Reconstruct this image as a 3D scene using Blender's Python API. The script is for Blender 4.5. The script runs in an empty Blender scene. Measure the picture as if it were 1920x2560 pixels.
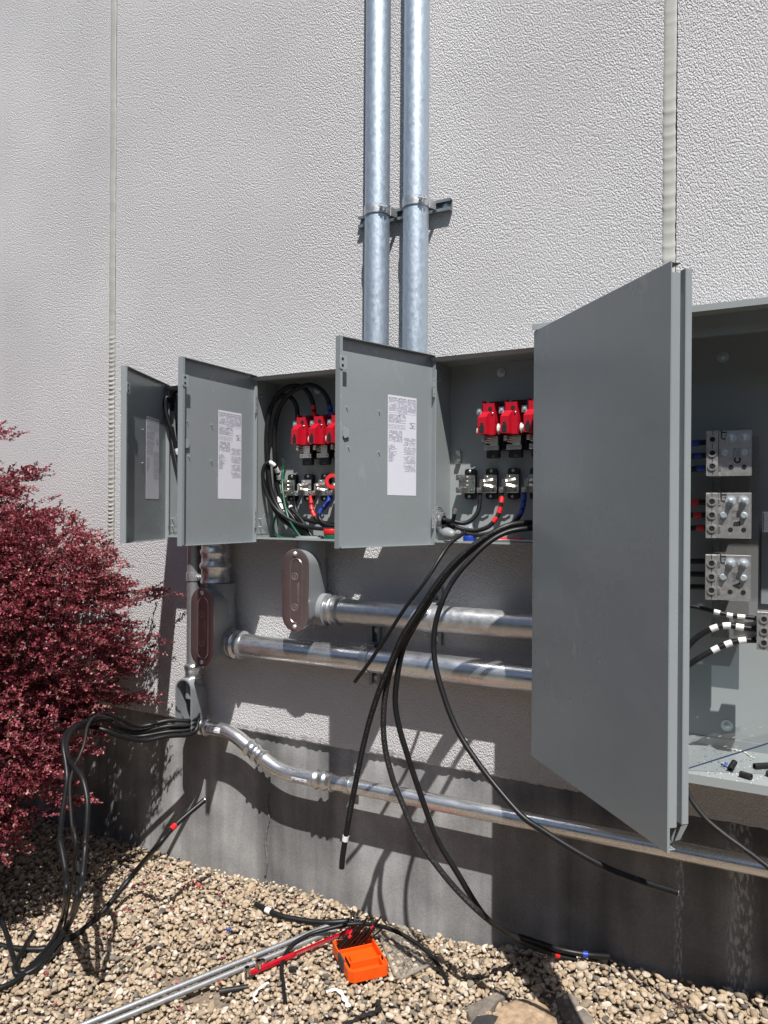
import bpy, math, random
import numpy as np
from mathutils import Vector, Matrix
R = math.radians
rng = np.random.default_rng(7)
random.seed(7)
sc = bpy.context.scene
# ------------------------------------------------------------------ camera
FPX = 1850.0
TH, PITCH, ROLL = R(28.1), R(-0.12), R(0.36)
CAM = Vector((0.0, -2.38, 1.5))
cf = Vector((-math.sin(TH)*math.cos(PITCH), math.cos(TH)*math.cos(PITCH), math.sin(PITCH)))
cr0 = cf.cross(Vector((0, 0, 1))).normalized()
cu0 = cr0.cross(cf)
cr = cr0*math.cos(ROLL) + cu0*math.sin(ROLL)
cu = cu0*math.cos(ROLL) - cr0*math.sin(ROLL)
cd = bpy.data.cameras.new('camera')
cam = bpy.data.objects.new('camera', cd)
sc.collection.objects.link(cam)
cam.matrix_world = Matrix(((cr.x, cu.x, -cf.x, CAM.x), (cr.y, cu.y, -cf.y, CAM.y), (cr.z, cu.z, -cf.z, CAM.z), (0, 0, 0, 1)))
cd.sensor_fit = 'VERTICAL'; cd.sensor_height = 36.0; cd.lens = FPX/2560*36.0
cd.clip_start = 0.02; cd.clip_end = 500
sc.camera = cam
# ------------------------------------------------------------------ light
SUN = Vector((0.66, -1.0, 2.06)).normalized()
w = bpy.data.worlds.new('World'); sc.world = w; w.use_nodes = True
nt = w.node_tree; nt.nodes.clear()
sky = nt.nodes.new('ShaderNodeTexSky'); sky.sky_type = 'NISHITA'; sky.sun_disc = False
sky.sun_elevation = math.asin(SUN.z); sky.sun_rotation = math.atan2(SUN.x, SUN.y)
bg = nt.nodes.new('ShaderNodeBackground'); bg.inputs[1].default_value = 0.053
wo = nt.nodes.new('ShaderNodeOutputWorld')
nt.links.new(sky.outputs[0], bg.inputs[0]); nt.links.new(bg.outputs[0], wo.inputs[0])
sl = bpy.data.lights.new('sun', 'SUN'); sl.energy = 5.0; sl.angle = R(0.5); sl.color = (1.0, 0.972, 0.93)
so = bpy.data.objects.new('sun', sl); sc.collection.objects.link(so)
so.rotation_euler = SUN.to_track_quat('Z', 'Y').to_euler(); so.location = (4, -6, 10)
sc.view_settings.view_transform = 'Standard'; sc.view_settings.look = 'None'
sc.view_settings.exposure = 0.38; sc.view_settings.gamma = 1.0

# ------------------------------------------------------------------ helpers
def ray(px, py):
    return cf + cr*((px-960)/FPX) - cu*((py-1280)/FPX)
def at(px, py, d):
    """point of the world seen at a photo pixel, d metres in front of the wall"""
    v = ray(px, py); return CAM + v*((-d-CAM.y)/v.y)
def gz(x, y):
    s = min(1, max(0, (x+1.0)/0.55)); s = s*s*(3-2*s)
    return 0.10*s*math.exp(y/0.9) + 0.012*math.sin(x*3.1+y*2.3) + 0.008*math.sin(x*7.3-y*5.1+1)
def gat(px, py, h=0.0):
    """point on the gravel (h above it) seen at a photo pixel"""
    v = ray(px, py); z = 0.0
    for _ in range(6):
        p = CAM + v*((z+h-CAM.z)/v.z); z = gz(p.x, p.y)
    return p

class Fr:
    def __init__(s, o, x=(1, 0, 0), y=(0, 1, 0), z=(0, 0, 1)):
        s.o, s.x, s.y, s.z = Vector(o), Vector(x), Vector(y), Vector(z)
    def __call__(s, a, b, c):
        return s.o + s.x*a + s.y*b + s.z*c
ID = Fr((0, 0, 0))

class MB:
    def __init__(s, fr=None):
        s.v = []; s.f = []; s.m = []; s.fr = fr or ID; s.mi = 0
    def add(s, vs, fs, fr=None, raw=False):
        n = len(s.v)
        if raw: s.v += [tuple(p) for p in vs]
        else:
            fr = fr or s.fr
            s.v += [tuple(fr(*p)) for p in vs]
        s.f += [tuple(i+n for i in f) for f in fs]; s.m += [s.mi]*len(fs)
        return s
    def box(s, x0, x1, y0, y1, z0, z1, fr=None):
        vs = [(x, y, z) for z in (z0, z1) for y in (y0, y1) for x in (x0, x1)]
        return s.add(vs, [(0, 2, 3, 1), (4, 5, 7, 6), (0, 1, 5, 4), (2, 6, 7, 3), (0, 4, 6, 2), (1, 3, 7, 5)], fr)
    def bbox(s, x0, x1, y0, y1, z0, z1, b=0.002, fr=None):
        """box with chamfered edges"""
        b = min(b, (x1-x0)*.45, (y1-y0)*.45, (z1-z0)*.45)
        vs = []; idx = {}
        for i, x in enumerate((x0, x1)):
            for j, y in enumerate((y0, y1)):
                for k, z in enumerate((z0, z1)):
                    dx, dy, dz = (b, -b)[i], (b, -b)[j], (b, -b)[k]
                    for a, p in enumerate(((x, y+dy, z+dz), (x+dx, y, z+dz), (x+dx, y+dy, z))):
                        idx[i, j, k, a] = len(vs); vs.append(p)
        fs = []
        for i in (0, 1):
            fs.append([idx[i, 0, 0, 0], idx[i, 0, 1, 0], idx[i, 1, 1, 0], idx[i, 1, 0, 0]])
            fs.append([idx[0, i, 0, 1], idx[1, i, 0, 1], idx[1, i, 1, 1], idx[0, i, 1, 1]])
            fs.append([idx[0, 0, i, 2], idx[0, 1, i, 2], idx[1, 1, i, 2], idx[1, 0, i, 2]])
        for i in (0, 1):
            for j in (0, 1):
                fs.append([idx[i, j, 0, 0], idx[i, j, 1, 0], idx[i, j, 1, 1], idx[i, j, 0, 1]])
                fs.append([idx[i, 0, j, 0], idx[i, 1, j, 0], idx[i, 1, j, 2], idx[i, 0, j, 2]])
                fs.append([idx[0, i, j, 1], idx[1, i, j, 1], idx[1, i, j, 2], idx[0, i, j, 2]])
                for k in (0, 1): fs.append([idx[i, j, k, 0], idx[i, j, k, 1], idx[i, j, k, 2]])
        # orient outward
        c = Vector(((x0+x1)/2, (y0+y1)/2, (z0+z1)/2)); out = []
        for f in fs:
            p = [Vector(vs[q]) for q in f]; nrm = (p[1]-p[0]).cross(p[2]-p[0])
            fc = sum(p, Vector())/len(p)
            out.append(tuple(f) if nrm.dot(fc-c) > 0 else tuple(reversed(f)))
        return s.add(vs, out, fr)
    def prism(s, poly, y0, y1, fr=None, poly2=None):
        """polygon in local x,z swept from y0 to y1"""
        n = len(poly); p2 = poly2 or poly
        vs = [(a, y0, b) for a, b in poly] + [(a, y1, b) for a, b in p2]
        fs = [tuple(range(n)), tuple(reversed(range(n, 2*n)))] + [(i, i+n, (i+1) % n+n, (i+1) % n) for i in range(n)]
        return s.add(vs, fs, fr)
    def tube(s, pts, r, seg=12, caps=True):
        """tube through world points; r may be a list"""
        P = [Vector(p) for p in pts]; n = len(P)
        rs = r if isinstance(r, (list, tuple)) else [r]*n
        T = [(P[min(i+1, n-1)]-P[max(i-1, 0)]).normalized() for i in range(n)]
        a = Vector((0, 0, 1)) if abs(T[0].z) < .9 else Vector((1, 0, 0))
        u = T[0].cross(a).normalized(); vs = []
        for i in range(n):
            u = (u - T[i]*u.dot(T[i]))
            u = u.normalized() if u.length > 1e-6 else T[i].orthogonal().normalized()
            b = T[i].cross(u)
            for k in range(seg):
                t = 2*math.pi*k/seg; vs.append(P[i] + (u*math.cos(t)+b*math.sin(t))*rs[i])
        fs = [(i*seg+k, i*seg+(k+1) % seg, (i+1)*seg+(k+1) % seg, (i+1)*seg+k) for i in range(n-1) for k in range(seg)]
        if caps: fs += [tuple(reversed(range(seg))), tuple((n-1)*seg+k for k in range(seg))]
        return s.add(vs, fs, raw=True)
    def lathe(s, p0, p1, prof, seg=24, caps=True):
        """profile [(t along axis 0..1, radius)] revolved round the world axis p0-p1"""
        p0, p1 = Vector(p0), Vector(p1); T = (p1-p0).normalized()
        u = T.orthogonal().normalized(); b = T.cross(u); vs = []; n = len(prof)
        for t, r in prof:
            c = p0.lerp(p1, t)
            for k in range(seg):
                a = 2*math.pi*(k+.5)/seg; vs.append(c + (u*math.cos(a)+b*math.sin(a))*r)
        fs = [(i*seg+k, i*seg+(k+1) % seg, (i+1)*seg+(k+1) % seg, (i+1)*seg+k) for i in range(n-1) for k in range(seg)]
        if caps: fs += [tuple(reversed(range(seg))), tuple((n-1)*seg+k for k in range(seg))]
        return s.add(vs, fs, raw=True)
    def cyl(s, p0, p1, r, seg=16, r1=None):
        return s.lathe(p0, p1, [(0, r), (1, r if r1 is None else r1)], seg)
    def ring(s, c, ax, r0, r1, h, seg=24):
        """washer: annulus round c along unit axis ax"""
        c = Vector(c); ax = Vector(ax).normalized()
        return s.lathe(c, c+ax*h, [(0, r1), (1, r1), (1, r0), (0, r0), (0, r1)], seg, caps=False)
    def text(s, string, size, fr, y=0.0, align='LEFT', fat=0):
        """flat lettering in the frame's x,z plane at local y"""
        cv = bpy.data.curves.new('t', 'FONT'); cv.body = string; cv.size = size; cv.align_x = align
        cv.resolution_u = 2; cv.offset = fat
        ob = bpy.data.objects.new('t', cv); sc.collection.objects.link(ob)
        me = bpy.data.meshes.new_from_object(ob.evaluated_get(bpy.context.evaluated_depsgraph_get()))
        s.add([(v.co.x, y, v.co.y) for v in me.vertices], [tuple(p.vertices) for p in me.polygons], fr)
        bpy.data.objects.remove(ob); bpy.data.curves.remove(cv); bpy.data.meshes.remove(me)
        return s
    def build(s, name, mats, parent=None, smooth=None, bevel=0):
        me = bpy.data.meshes.new(name); off = Vector((0, 0, 0))
        o_ = parent
        while o_ is not None: off = off + o_.location; o_ = o_.parent
        v = np.array(s.v, dtype=float) - np.array(off)
        loc = Vector((0, 0, 0))
        if parent is None:
            loc = Vector((float((v[:, 0].min()+v[:, 0].max())/2), float((v[:, 1].min()+v[:, 1].max())/2), float(v[:, 2].min())))
            v = v - np.array(loc)
        me.from_pydata([tuple(p) for p in v], [], s.f)
        for m in (mats if isinstance(mats, (list, tuple)) else [mats]): me.materials.append(m)
        me.polygons.foreach_set('material_index', s.m)
        if smooth:
            me.polygons.foreach_set('use_smooth', [True]*len(me.polygons))
            me.set_sharp_from_angle(angle=R(smooth))
        me.update()
        ob = bpy.data.objects.new(name, me); sc.collection.objects.link(ob)
        ob.parent = parent; ob.location = loc
        if bevel:
            b = ob.modifiers.new('bevel', 'BEVEL'); b.width = bevel; b.segments = 2; b.limit_method = 'ANGLE'; b.angle_limit = R(40)
        return ob

def tag(o, label=None, cat=None, group=None, kind=None):
    for k, x in (('label', label), ('category', cat), ('group', group), ('kind', kind)):
        if x: o[k] = x
    return o
def thing(name, loc, label, cat, group=None):
    o = bpy.data.objects.new(name, None); sc.collection.objects.link(o); o.location = loc
    o.empty_display_size = 0.05
    return tag(o, label, cat, group)
def crom(pts, n=8):
    """smooth curve through the points"""
    P = [Vector(p) for p in pts]; out = []
    for i in range(len(P)-1):
        a, b, c, d = P[max(i-1, 0)], P[i], P[i+1], P[min(i+2, len(P)-1)]
        for k in range(n):
            t = k/n
            out.append(0.5*((2*b)+(c-a)*t+(2*a-5*b+4*c-d)*t*t+(3*b-a-3*c+d)*t**3))
    out.append(P[-1]); return out

# ------------------------------------------------------------------ materials
MAT = {}
def mat(name, col, rough=0.5, metal=0.0, var=0.0, vscale=30.0, bump=0.0, bscale=200.0, spec=None, coat=0, stretch=None, rvar=0.0, bdist=0.001, scuff=0):
    m = bpy.data.materials.new(name); m.use_nodes = True; n = m.node_tree.nodes; l = m.node_tree.links
    b = n['Principled BSDF']; b.inputs['Base Color'].default_value = (*col, 1)
    b.inputs['Roughness'].default_value = rough; b.inputs['Metallic'].default_value = metal
    if spec is not None: b.inputs['Specular IOR Level'].default_value = spec
    if coat: b.inputs['Coat Weight'].default_value = coat; b.inputs['Coat Roughness'].default_value = .1
    tc = n.new('ShaderNodeTexCoord'); src = tc.outputs['Object']
    if stretch:
        mp = n.new('ShaderNodeMapping'); mp.inputs['Scale'].default_value = stretch
        l.new(src, mp.inputs[0]); src = mp.outputs[0]
    if var or rvar:
        t = n.new('ShaderNodeTexNoise'); t.inputs['Scale'].default_value = vscale; t.inputs['Detail'].default_value = 6
        t.inputs['Roughness'].default_value = .65
        l.new(src, t.inputs[0])
        if var:
            mr = n.new('ShaderNodeMapRange'); mr.inputs[1].default_value = .25; mr.inputs[2].default_value = .75
            mr.inputs[3].default_value = 1-var; mr.inputs[4].default_value = 1+var; l.new(t.outputs[0], mr.inputs[0])
            mx = n.new('ShaderNodeVectorMath'); mx.operation = 'SCALE'; mx.inputs[0].default_value = col
            l.new(mr.outputs[0], mx.inputs['Scale']); l.new(mx.outputs[0], b.inputs['Base Color'])
        if rvar:
            m2 = n.new('ShaderNodeMapRange'); m2.inputs[1].default_value = .3; m2.inputs[2].default_value = .7
            m2.inputs[3].default_value = max(.02, rough-rvar); m2.inputs[4].default_value = min(1, rough+rvar)
            l.new(t.outputs[0], m2.inputs[0]); l.new(m2.outputs[0], b.inputs['Roughness'])
    if scuff:
        # faint rubbed marks and hand smudges
        t1 = n.new('ShaderNodeTexNoise'); t1.inputs['Scale'].default_value = 26; t1.inputs['Detail'].default_value = 8; t1.inputs['Distortion'].default_value = 1.2
        t2 = n.new('ShaderNodeTexNoise'); t2.inputs['Scale'].default_value = 3.2; t2.inputs['Detail'].default_value = 2
        mp1 = n.new('ShaderNodeMapping'); mp1.inputs['Scale'].default_value = (1, 1, .35); l.new(tc.outputs['Object'], mp1.inputs[0]); l.new(mp1.outputs[0], t1.inputs[0]); l.new(tc.outputs['Object'], t2.inputs[0])
        a1 = n.new('ShaderNodeMapRange'); a1.inputs[1].default_value = .60; a1.inputs[2].default_value = .72; l.new(t1.outputs[0], a1.inputs[0])
        a2 = n.new('ShaderNodeMapRange'); a2.inputs[1].default_value = .52; a2.inputs[2].default_value = .66; l.new(t2.outputs[0], a2.inputs[0])
        mm = n.new('ShaderNodeMath'); mm.operation = 'MULTIPLY'; l.new(a1.outputs[0], mm.inputs[0]); l.new(a2.outputs[0], mm.inputs[1])
        m3 = n.new('ShaderNodeMath'); m3.operation = 'MULTIPLY'; m3.inputs[1].default_value = scuff; l.new(mm.outputs[0], m3.inputs[0])
        mc = n.new('ShaderNodeMix'); mc.data_type = 'RGBA'; mc.inputs[7].default_value = (.62, .62, .60, 1); l.new(m3.outputs[0], mc.inputs[0])
        src_c = b.inputs['Base Color'].links[0].from_socket; l.new(src_c, mc.inputs[6]); l.new(mc.outputs[2], b.inputs['Base Color'])
    if bump:
        t = n.new('ShaderNodeTexNoise'); t.inputs['Scale'].default_value = bscale; t.inputs['Detail'].default_value = 4
        l.new(src, t.inputs[0]); bp = n.new('ShaderNodeBump'); bp.inputs['Strength'].default_value = bump
        bp.inputs['Distance'].default_value = bdist
        l.new(t.outputs[0], bp.inputs['Height']); l.new(bp.outputs[0], b.inputs['Normal'])
    MAT[name] = m; return m
M_paint = mat('grey_paint', (.300, .328, .330), .36, var=.03, vscale=3, bump=.04, bscale=260)
M_paintd = mat('grey_paint_door', (.262, .290, .302), .27, var=.03, vscale=2.5, bump=.6, bscale=3.0, bdist=.004, rvar=.03, scuff=.22)
M_cast = mat('cast_grey_paint', (.235, .25, .262), .40, var=.06, vscale=25, bump=.15, bscale=300)
M_galv = mat('galvanized_pipe', (.52, .60, .68), .50, .80, var=.10, vscale=95, bump=.40, bscale=150, rvar=.10, stretch=(1, 1, .6), bdist=.0008)
M_galv2 = mat('galvanized_conduit', (.64, .65, .66), .38, .85, var=.16, vscale=60, bump=.12, bscale=180, rvar=.10)
M_emt = mat('polished_conduit', (.74, .75, .77), .30, .92, var=.10, vscale=60, bump=.05, bscale=60, rvar=.08, stretch=(.25, 1, 1))
M_rod = mat('dull_conduit', (.47, .48, .49), .45, .8, var=.15, vscale=90, bump=.1, bscale=200)
M_cpl = mat('plated_fitting', (.68, .70, .72), .30, .95, var=.12, vscale=50, bump=.25, bscale=60, rvar=.06, bdist=.001)
M_tin = mat('tinned_lug', (.72, .70, .66), .28, 1.0, var=.12, vscale=120, bump=.1, bscale=300)
M_alu = mat('aluminium_lug', (.55, .54, .53), .40, .80, var=.12, vscale=70, bump=.08, bscale=250, rvar=.1)
M_bolt = mat('zinc_bolt', (.62, .68, .72), .42, .65)
M_strut = mat('strut_steel', (.30, .33, .34), .45, .8, var=.15, vscale=60)
M_cover = mat('steel_cover', (.36, .275, .27), .30, .85, var=.08, vscale=22)  # brown of the reflected ground is put into the base colour
M_emb = mat('raised_lettering', (.50, .42, .40), .5, .5)
M_cable = mat('black_cable', (.010, .010, .011), .42, var=.35, vscale=70, bump=.15, bscale=120, spec=.32)
M_cabled = mat('dusty_cable', (.020, .0195, .019), .5, var=.6, vscale=60, bump=.2, bscale=120, spec=.3)
M_black = mat('black_plastic', (.010, .010, .011), .4)
M_dark = mat('dark_hole', (.008, .008, .008), .7)
M_red = mat('red_plastic', (.46, .006, .020), .36, var=.06, vscale=40)
M_redt = mat('red_tape', (.62, .018, .02), .4, bump=.2, bscale=200)
M_bluet = mat('blue_tape', (.012, .05, .36), .4, bump=.2, bscale=200)
M_whitet = mat('white_tape', (.78, .78, .76), .45, bump=.2, bscale=200)
M_white = mat('white_plastic', (.74, .72, .68), .45)
M_green = mat('green_insulation', (.008, .10, .055), .35)
M_paper = mat('paper', (.72, .72, .80), .6, var=.02, vscale=20)
M_ink = mat('ink', (.06, .06, .07), .7)
M_inkg = mat('grey_print', (.22, .22, .27), .7)
M_mark = mat('marker_ink', (.012, .012, .014), .6)
M_caulk = mat('joint_sealant', (.43, .425, .395), .6, var=.16, vscale=9, bump=.2, bscale=60)
M_orange = mat('orange_plastic', (.80, .088, .004), .38, var=.04, vscale=30)
M_rubber = mat('dark_grey_rubber', (.035, .04, .045), .6)
M_chrome = mat('chrome', (.62, .60, .58), .12, 1.0)
M_bit = mat('black_drill_bit', (.025, .018, .016), .3, .6)
M_fabric = mat('landscape_fabric', (.035, .034, .033), .8, var=.4, vscale=40, bump=.4, bscale=150)
M_tan = mat('flat_rock', (.36, .255, .165), .9, var=.55, vscale=34, bump=.5, bscale=45, bdist=.004)
M_slab = mat('grey_flat_rock', (.17, .145, .12), .9, var=.6, vscale=24, bump=.5, bscale=45, bdist=.004)
M_cup = mat('copper', (.80, .72, .66), .3, 1.0)
M_shred = mat('white_shred', (.80, .78, .73), .7)
M_stem = mat('shrub_stem', (.09, .045, .035), .8, var=.3)

def clearmat(name, col, alpha, rough=.08):
    m = bpy.data.materials.new(name); m.use_nodes = True; n = m.node_tree.nodes; l = m.node_tree.links
    o = n['Material Output']; n.remove(n['Principled BSDF'])
    tr = n.new('ShaderNodeBsdfTransparent'); tr.inputs[0].default_value = (*col, 1)
    df = n.new('ShaderNodeBsdfDiffuse'); df.inputs[0].default_value = (.5, .48, .45, 1)
    gl = n.new('ShaderNodeBsdfGlossy'); gl.inputs['Roughness'].default_value = rough
    fz = n.new('ShaderNodeValue'); fz.outputs[0].default_value = .05
    m1 = n.new('ShaderNodeMixShader'); m1.inputs[0].default_value = alpha; mx = n.new('ShaderNodeMixShader')
    l.new(tr.outputs[0], m1.inputs[1]); l.new(df.outputs[0], m1.inputs[2])
    l.new(fz.outputs[0], mx.inputs[0]); l.new(m1.outputs[0], mx.inputs[1]); l.new(gl.outputs[0], mx.inputs[2])
    l.new(mx.outputs[0], o.inputs[0]); return m
M_plexi = clearmat('clear_acrylic', (.95, .96, .965), .045)
M_insul = clearmat('insulating_sheet', (.62, .66, .70), .22, .2)
M_lid = clearmat('smoky_clear_plastic', (.84, .81, .76), .30, .2)
M_edge = mat('acrylic_edge', (.05, .07, .14), .2)

def stucco_mat():
    m = bpy.data.materials.new('stucco'); m.use_nodes = True; n = m.node_tree.nodes; l = m.node_tree.links
    b = n['Principled BSDF']; b.inputs['Roughness'].default_value = .85; b.inputs['Specular IOR Level'].default_value = .25
    tc = n.new('ShaderNodeTexCoord')
    geo = n.new('ShaderNodeNewGeometry'); src = geo.outputs['Position']
    n1 = n.new('ShaderNodeTexNoise'); n1.inputs['Scale'].default_value = 135; n1.inputs['Detail'].default_value = 3.5; n1.inputs['Roughness'].default_value = .62
    n1.inputs['Distortion'].default_value = 0
    mp = n.new('ShaderNodeMapping'); mp.inputs['Rotation'].default_value = (0, R(28), 0); mp.inputs['Scale'].default_value = (1.25, 1, .78)
    l.new(src, mp.inputs[0]); l.new(mp.outputs[0], n1.inputs[0])
    vo = n.new('ShaderNodeTexVoronoi'); vo.inputs['Scale'].default_value = 195; vo.feature = 'F1'; vo.inputs['Randomness'].default_value = 1.0
    wv = n.new('ShaderNodeVectorMath'); wv.operation = 'MULTIPLY_ADD'; wv.inputs[1].default_value = (.006, .006, .006)
    l.new(n1.outputs[1], wv.inputs[0]); l.new(mp.outputs[0], wv.inputs[2]); l.new(wv.outputs[0], vo.inputs[0])
    rp = n.new('ShaderNodeMath'); rp.operation = 'MULTIPLY_ADD'; rp.inputs[1].default_value = -1.0; l.new(vo.outputs['Distance'], rp.inputs[0]); l.new(n1.outputs[0], rp.inputs[2])
    n2 = n.new('ShaderNodeTexNoise'); n2.inputs['Scale'].default_value = 420; n2.inputs['Detail'].default_value = 2; l.new(src, n2.inputs[0])
    ad = n.new('ShaderNodeMath'); ad.operation = 'MULTIPLY_ADD'; ad.inputs[1].default_value = .25; l.new(n2.outputs[0], ad.inputs[0]); l.new(rp.outputs[0], ad.inputs[2])
    bp = n.new('ShaderNodeBump'); bp.inputs['Strength'].default_value = 1.0; bp.inputs['Distance'].default_value = .0043
    l.new(ad.outputs[0], bp.inputs['Height']); l.new(bp.outputs[0], b.inputs['Normal'])
    # large soft unevenness plus dirt that gathers in the low spots of the coat
    n3 = n.new('ShaderNodeTexNoise'); n3.inputs['Scale'].default_value = 1.3; n3.inputs['Detail'].default_value = 5; l.new(src, n3.inputs[0])
    cr_ = n.new('ShaderNodeMapRange'); cr_.inputs[1].default_value = .3; cr_.inputs[2].default_value = .7; cr_.inputs[3].default_value = .90; cr_.inputs[4].default_value = 1.05
    l.new(n3.outputs[0], cr_.inputs[0])
    mx = n.new('ShaderNodeVectorMath'); mx.operation = 'SCALE'; mx.inputs[0].default_value = (.610, .598, .606)
    l.new(cr_.outputs[0], mx.inputs['Scale']); l.new(mx.outputs[0], b.inputs['Base Color'])
    return m
M_stucco = stucco_mat()

def concrete_mat():
    m = bpy.data.materials.new('concrete'); m.use_nodes = True; n = m.node_tree.nodes; l = m.node_tree.links
    b = n['Principled BSDF']; b.inputs['Roughness'].default_value = .85; b.inputs['Specular IOR Level'].default_value = .3
    geo = n.new('ShaderNodeNewGeometry'); src = geo.outputs['Position']
    def noise(scale, det, mapscale=None, dist=0):
        t = n.new('ShaderNodeTexNoise'); t.inputs['Scale'].default_value = scale; t.inputs['Detail'].default_value = det; t.inputs['Distortion'].default_value = dist
        if mapscale:
            mp = n.new('ShaderNodeMapping'); mp.inputs['Scale'].default_value = mapscale; l.new(src, mp.inputs[0]); l.new(mp.outputs[0], t.inputs[0])
        else: l.new(src, t.inputs[0])
        return t.outputs[0]
    def mr(x, a, b_, c, d):
        q = n.new('ShaderNodeMapRange'); q.inputs[1].default_value = a; q.inputs[2].default_value = b_; q.inputs[3].default_value = c; q.inputs[4].default_value = d
        l.new(x, q.inputs[0]); return q.outputs[0]
    def mul(a, b_):
        q = n.new('ShaderNodeMath'); q.operation = 'MULTIPLY'; l.new(a, q.inputs[0]); l.new(b_, q.inputs[1]); return q.outputs[0]
    streak = mr(noise(7, 6, (1, 1, .08), .4), .36, .64, .52, 1.20)
    blot = mr(noise(6, 9), .3, .7, .72, 1.20)
    fine = mr(noise(160, 3), .3, .7, .88, 1.1)
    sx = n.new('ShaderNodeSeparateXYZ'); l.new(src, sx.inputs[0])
    right_tone = mr(sx.outputs[0], -1.0, -.55, 1.0, .58)      # the foundation colour gets darker to the right
    v = mul(mul(mul(streak, blot), fine), right_tone)
    # pale lime runs
    def run(x0, w, seedscale):
        q = n.new('ShaderNodeMath'); q.operation = 'SUBTRACT'; q.inputs[1].default_value = x0; l.new(sx.outputs[0], q.inputs[0])
        wob = mr(noise(4, 3, (0, 0, 1)), 0, 1, -w*1.4, w*1.4)
        q3 = n.new('ShaderNodeMath'); q3.operation = 'ADD'; l.new(q.outputs[0], q3.inputs[0]); l.new(wob, q3.inputs[1])
        q2 = n.new('ShaderNodeMath'); q2.operation = 'ABSOLUTE'; l.new(q3.outputs[0], q2.inputs[0])
        band = mr(q2.outputs[0], w*.5, w, 1, 0)
        return mul(band, mr(noise(seedscale*2.4, 8, (1, 1, .30), .3), .48, .60, 0, 1))
    r1, r2 = run(-.262, .014, 60), run(-.095, .040, 55)
    r3 = run(-2.02, .055, 45)
    zb = mr(sx.outputs[2], .50, .56, 0, 1); r3 = mul(r3, zb)
    ad = n.new('ShaderNodeMath'); ad.operation = 'ADD'; l.new(r1, ad.inputs[0]); l.new(r2, ad.inputs[1])
    ad2 = n.new('ShaderNodeMath'); ad2.operation = 'ADD'; ad2.use_clamp = True; l.new(ad.outputs[0], ad2.inputs[0]); l.new(r3, ad2.inputs[1])
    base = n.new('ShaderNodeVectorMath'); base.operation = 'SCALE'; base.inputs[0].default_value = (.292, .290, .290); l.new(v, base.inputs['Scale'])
    mx = n.new('ShaderNodeMix'); mx.data_type = 'RGBA'; mx.inputs[7].default_value = (.42, .42, .43, 1)
    sc_ = n.new('ShaderNodeMath'); sc_.operation = 'MULTIPLY'; sc_.inputs[1].default_value = .75; l.new(ad2.outputs[0], sc_.inputs[0])
    l.new(sc_.outputs[0], mx.inputs[0]); l.new(base.outputs[0], mx.inputs[6]); l.new(mx.outputs[2], b.inputs['Base Color'])
    bp = n.new('ShaderNodeBump'); bp.inputs['Strength'].default_value = .5; bp.inputs['Distance'].default_value = .0015
    l.new(noise(170, 4), bp.inputs['Height']); l.new(bp.outputs[0], b.inputs['Normal'])
    return m
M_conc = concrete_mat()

def attr_mat(name, stops, rough, bump=0, bscale=80, attr='tone', spec=.4, transl=0):
    m = bpy.data.materials.new(name); m.use_nodes = True; n = m.node_tree.nodes; l = m.node_tree.links
    b = n['Principled BSDF']; b.inputs['Roughness'].default_value = rough; b.inputs['Specular IOR Level'].default_value = spec
    a = n.new('ShaderNodeAttribute'); a.attribute_name = attr
    r_ = n.new('ShaderNodeValToRGB'); e = r_.color_ramp.elements
    while len(e) < len(stops): e.new(.5)
    for i, (p, c) in enumerate(stops): e[i].position = p; e[i].color = (*c, 1)
    l.new(a.outputs['Fac'], r_.inputs[0])
    t = n.new('ShaderNodeTexNoise'); t.inputs['Scale'].default_value = bscale; t.inputs['Detail'].default_value = 5
    tc = n.new('ShaderNodeTexCoord'); l.new(tc.outputs['Object'], t.inputs[0])
    mr = n.new('ShaderNodeMapRange'); mr.inputs[1].default_value = .3; mr.inputs[2].default_value = .7; mr.inputs[3].default_value = .75; mr.inputs[4].default_value = 1.15
    l.new(t.outputs[0], mr.inputs[0])
    sv = n.new('ShaderNodeVectorMath'); sv.operation = 'SCALE'; l.new(r_.outputs[0], sv.inputs[0]); l.new(mr.outputs[0], sv.inputs['Scale'])
    l.new(sv.outputs[0], b.inputs['Base Color'])
    if bump:
        bp = n.new('ShaderNodeBump'); bp.inputs['Strength'].default_value = bump; bp.inputs['Distance'].default_value = .002
        l.new(t.outputs[0], bp.inputs['Height']); l.new(bp.outputs[0], b.inputs['Normal'])
    if transl:
        tr = n.new('ShaderNodeBsdfTranslucent'); l.new(sv.outputs[0], tr.inputs[0])
        mx = n.new('ShaderNodeMixShader'); mx.inputs[0].default_value = transl
        l.new(b.outputs[0], mx.inputs[1]); l.new(tr.outputs[0], mx.inputs[2]); l.new(mx.outputs[0], n['Material Output'].inputs[0])
    return m
M_peb = attr_mat('river_pebble', [(0, (.09, .082, .075)), (.12, (.18, .16, .138)), (.3, (.27, .215, .157)), (.5, (.375, .285, .192)), (.7, (.435, .34, .24)), (.86, (.48, .40, .31)), (1, (.64, .575, .50))], .88, .6, 120, spec=.25)
M_leaf = attr_mat('barberry_leaf', [(0, (.085, .018, .025)), (.35, (.22, .035, .052)), (.7, (.40, .085, .112)), (.92, (.50, .18, .20)), (1, (.42, .26, .20))], .42, 0, 40, spec=.5, transl=.28)
M_ground = mat('gravel_soil', (.20, .155, .115), .95, var=.45, vscale=45, bump=1.0, bscale=60, bdist=.01)
M_asph = mat('asphalt', (.055, .055, .058), .9, var=.25, vscale=60, bump=.8, bscale=120, bdist=.004)

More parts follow.
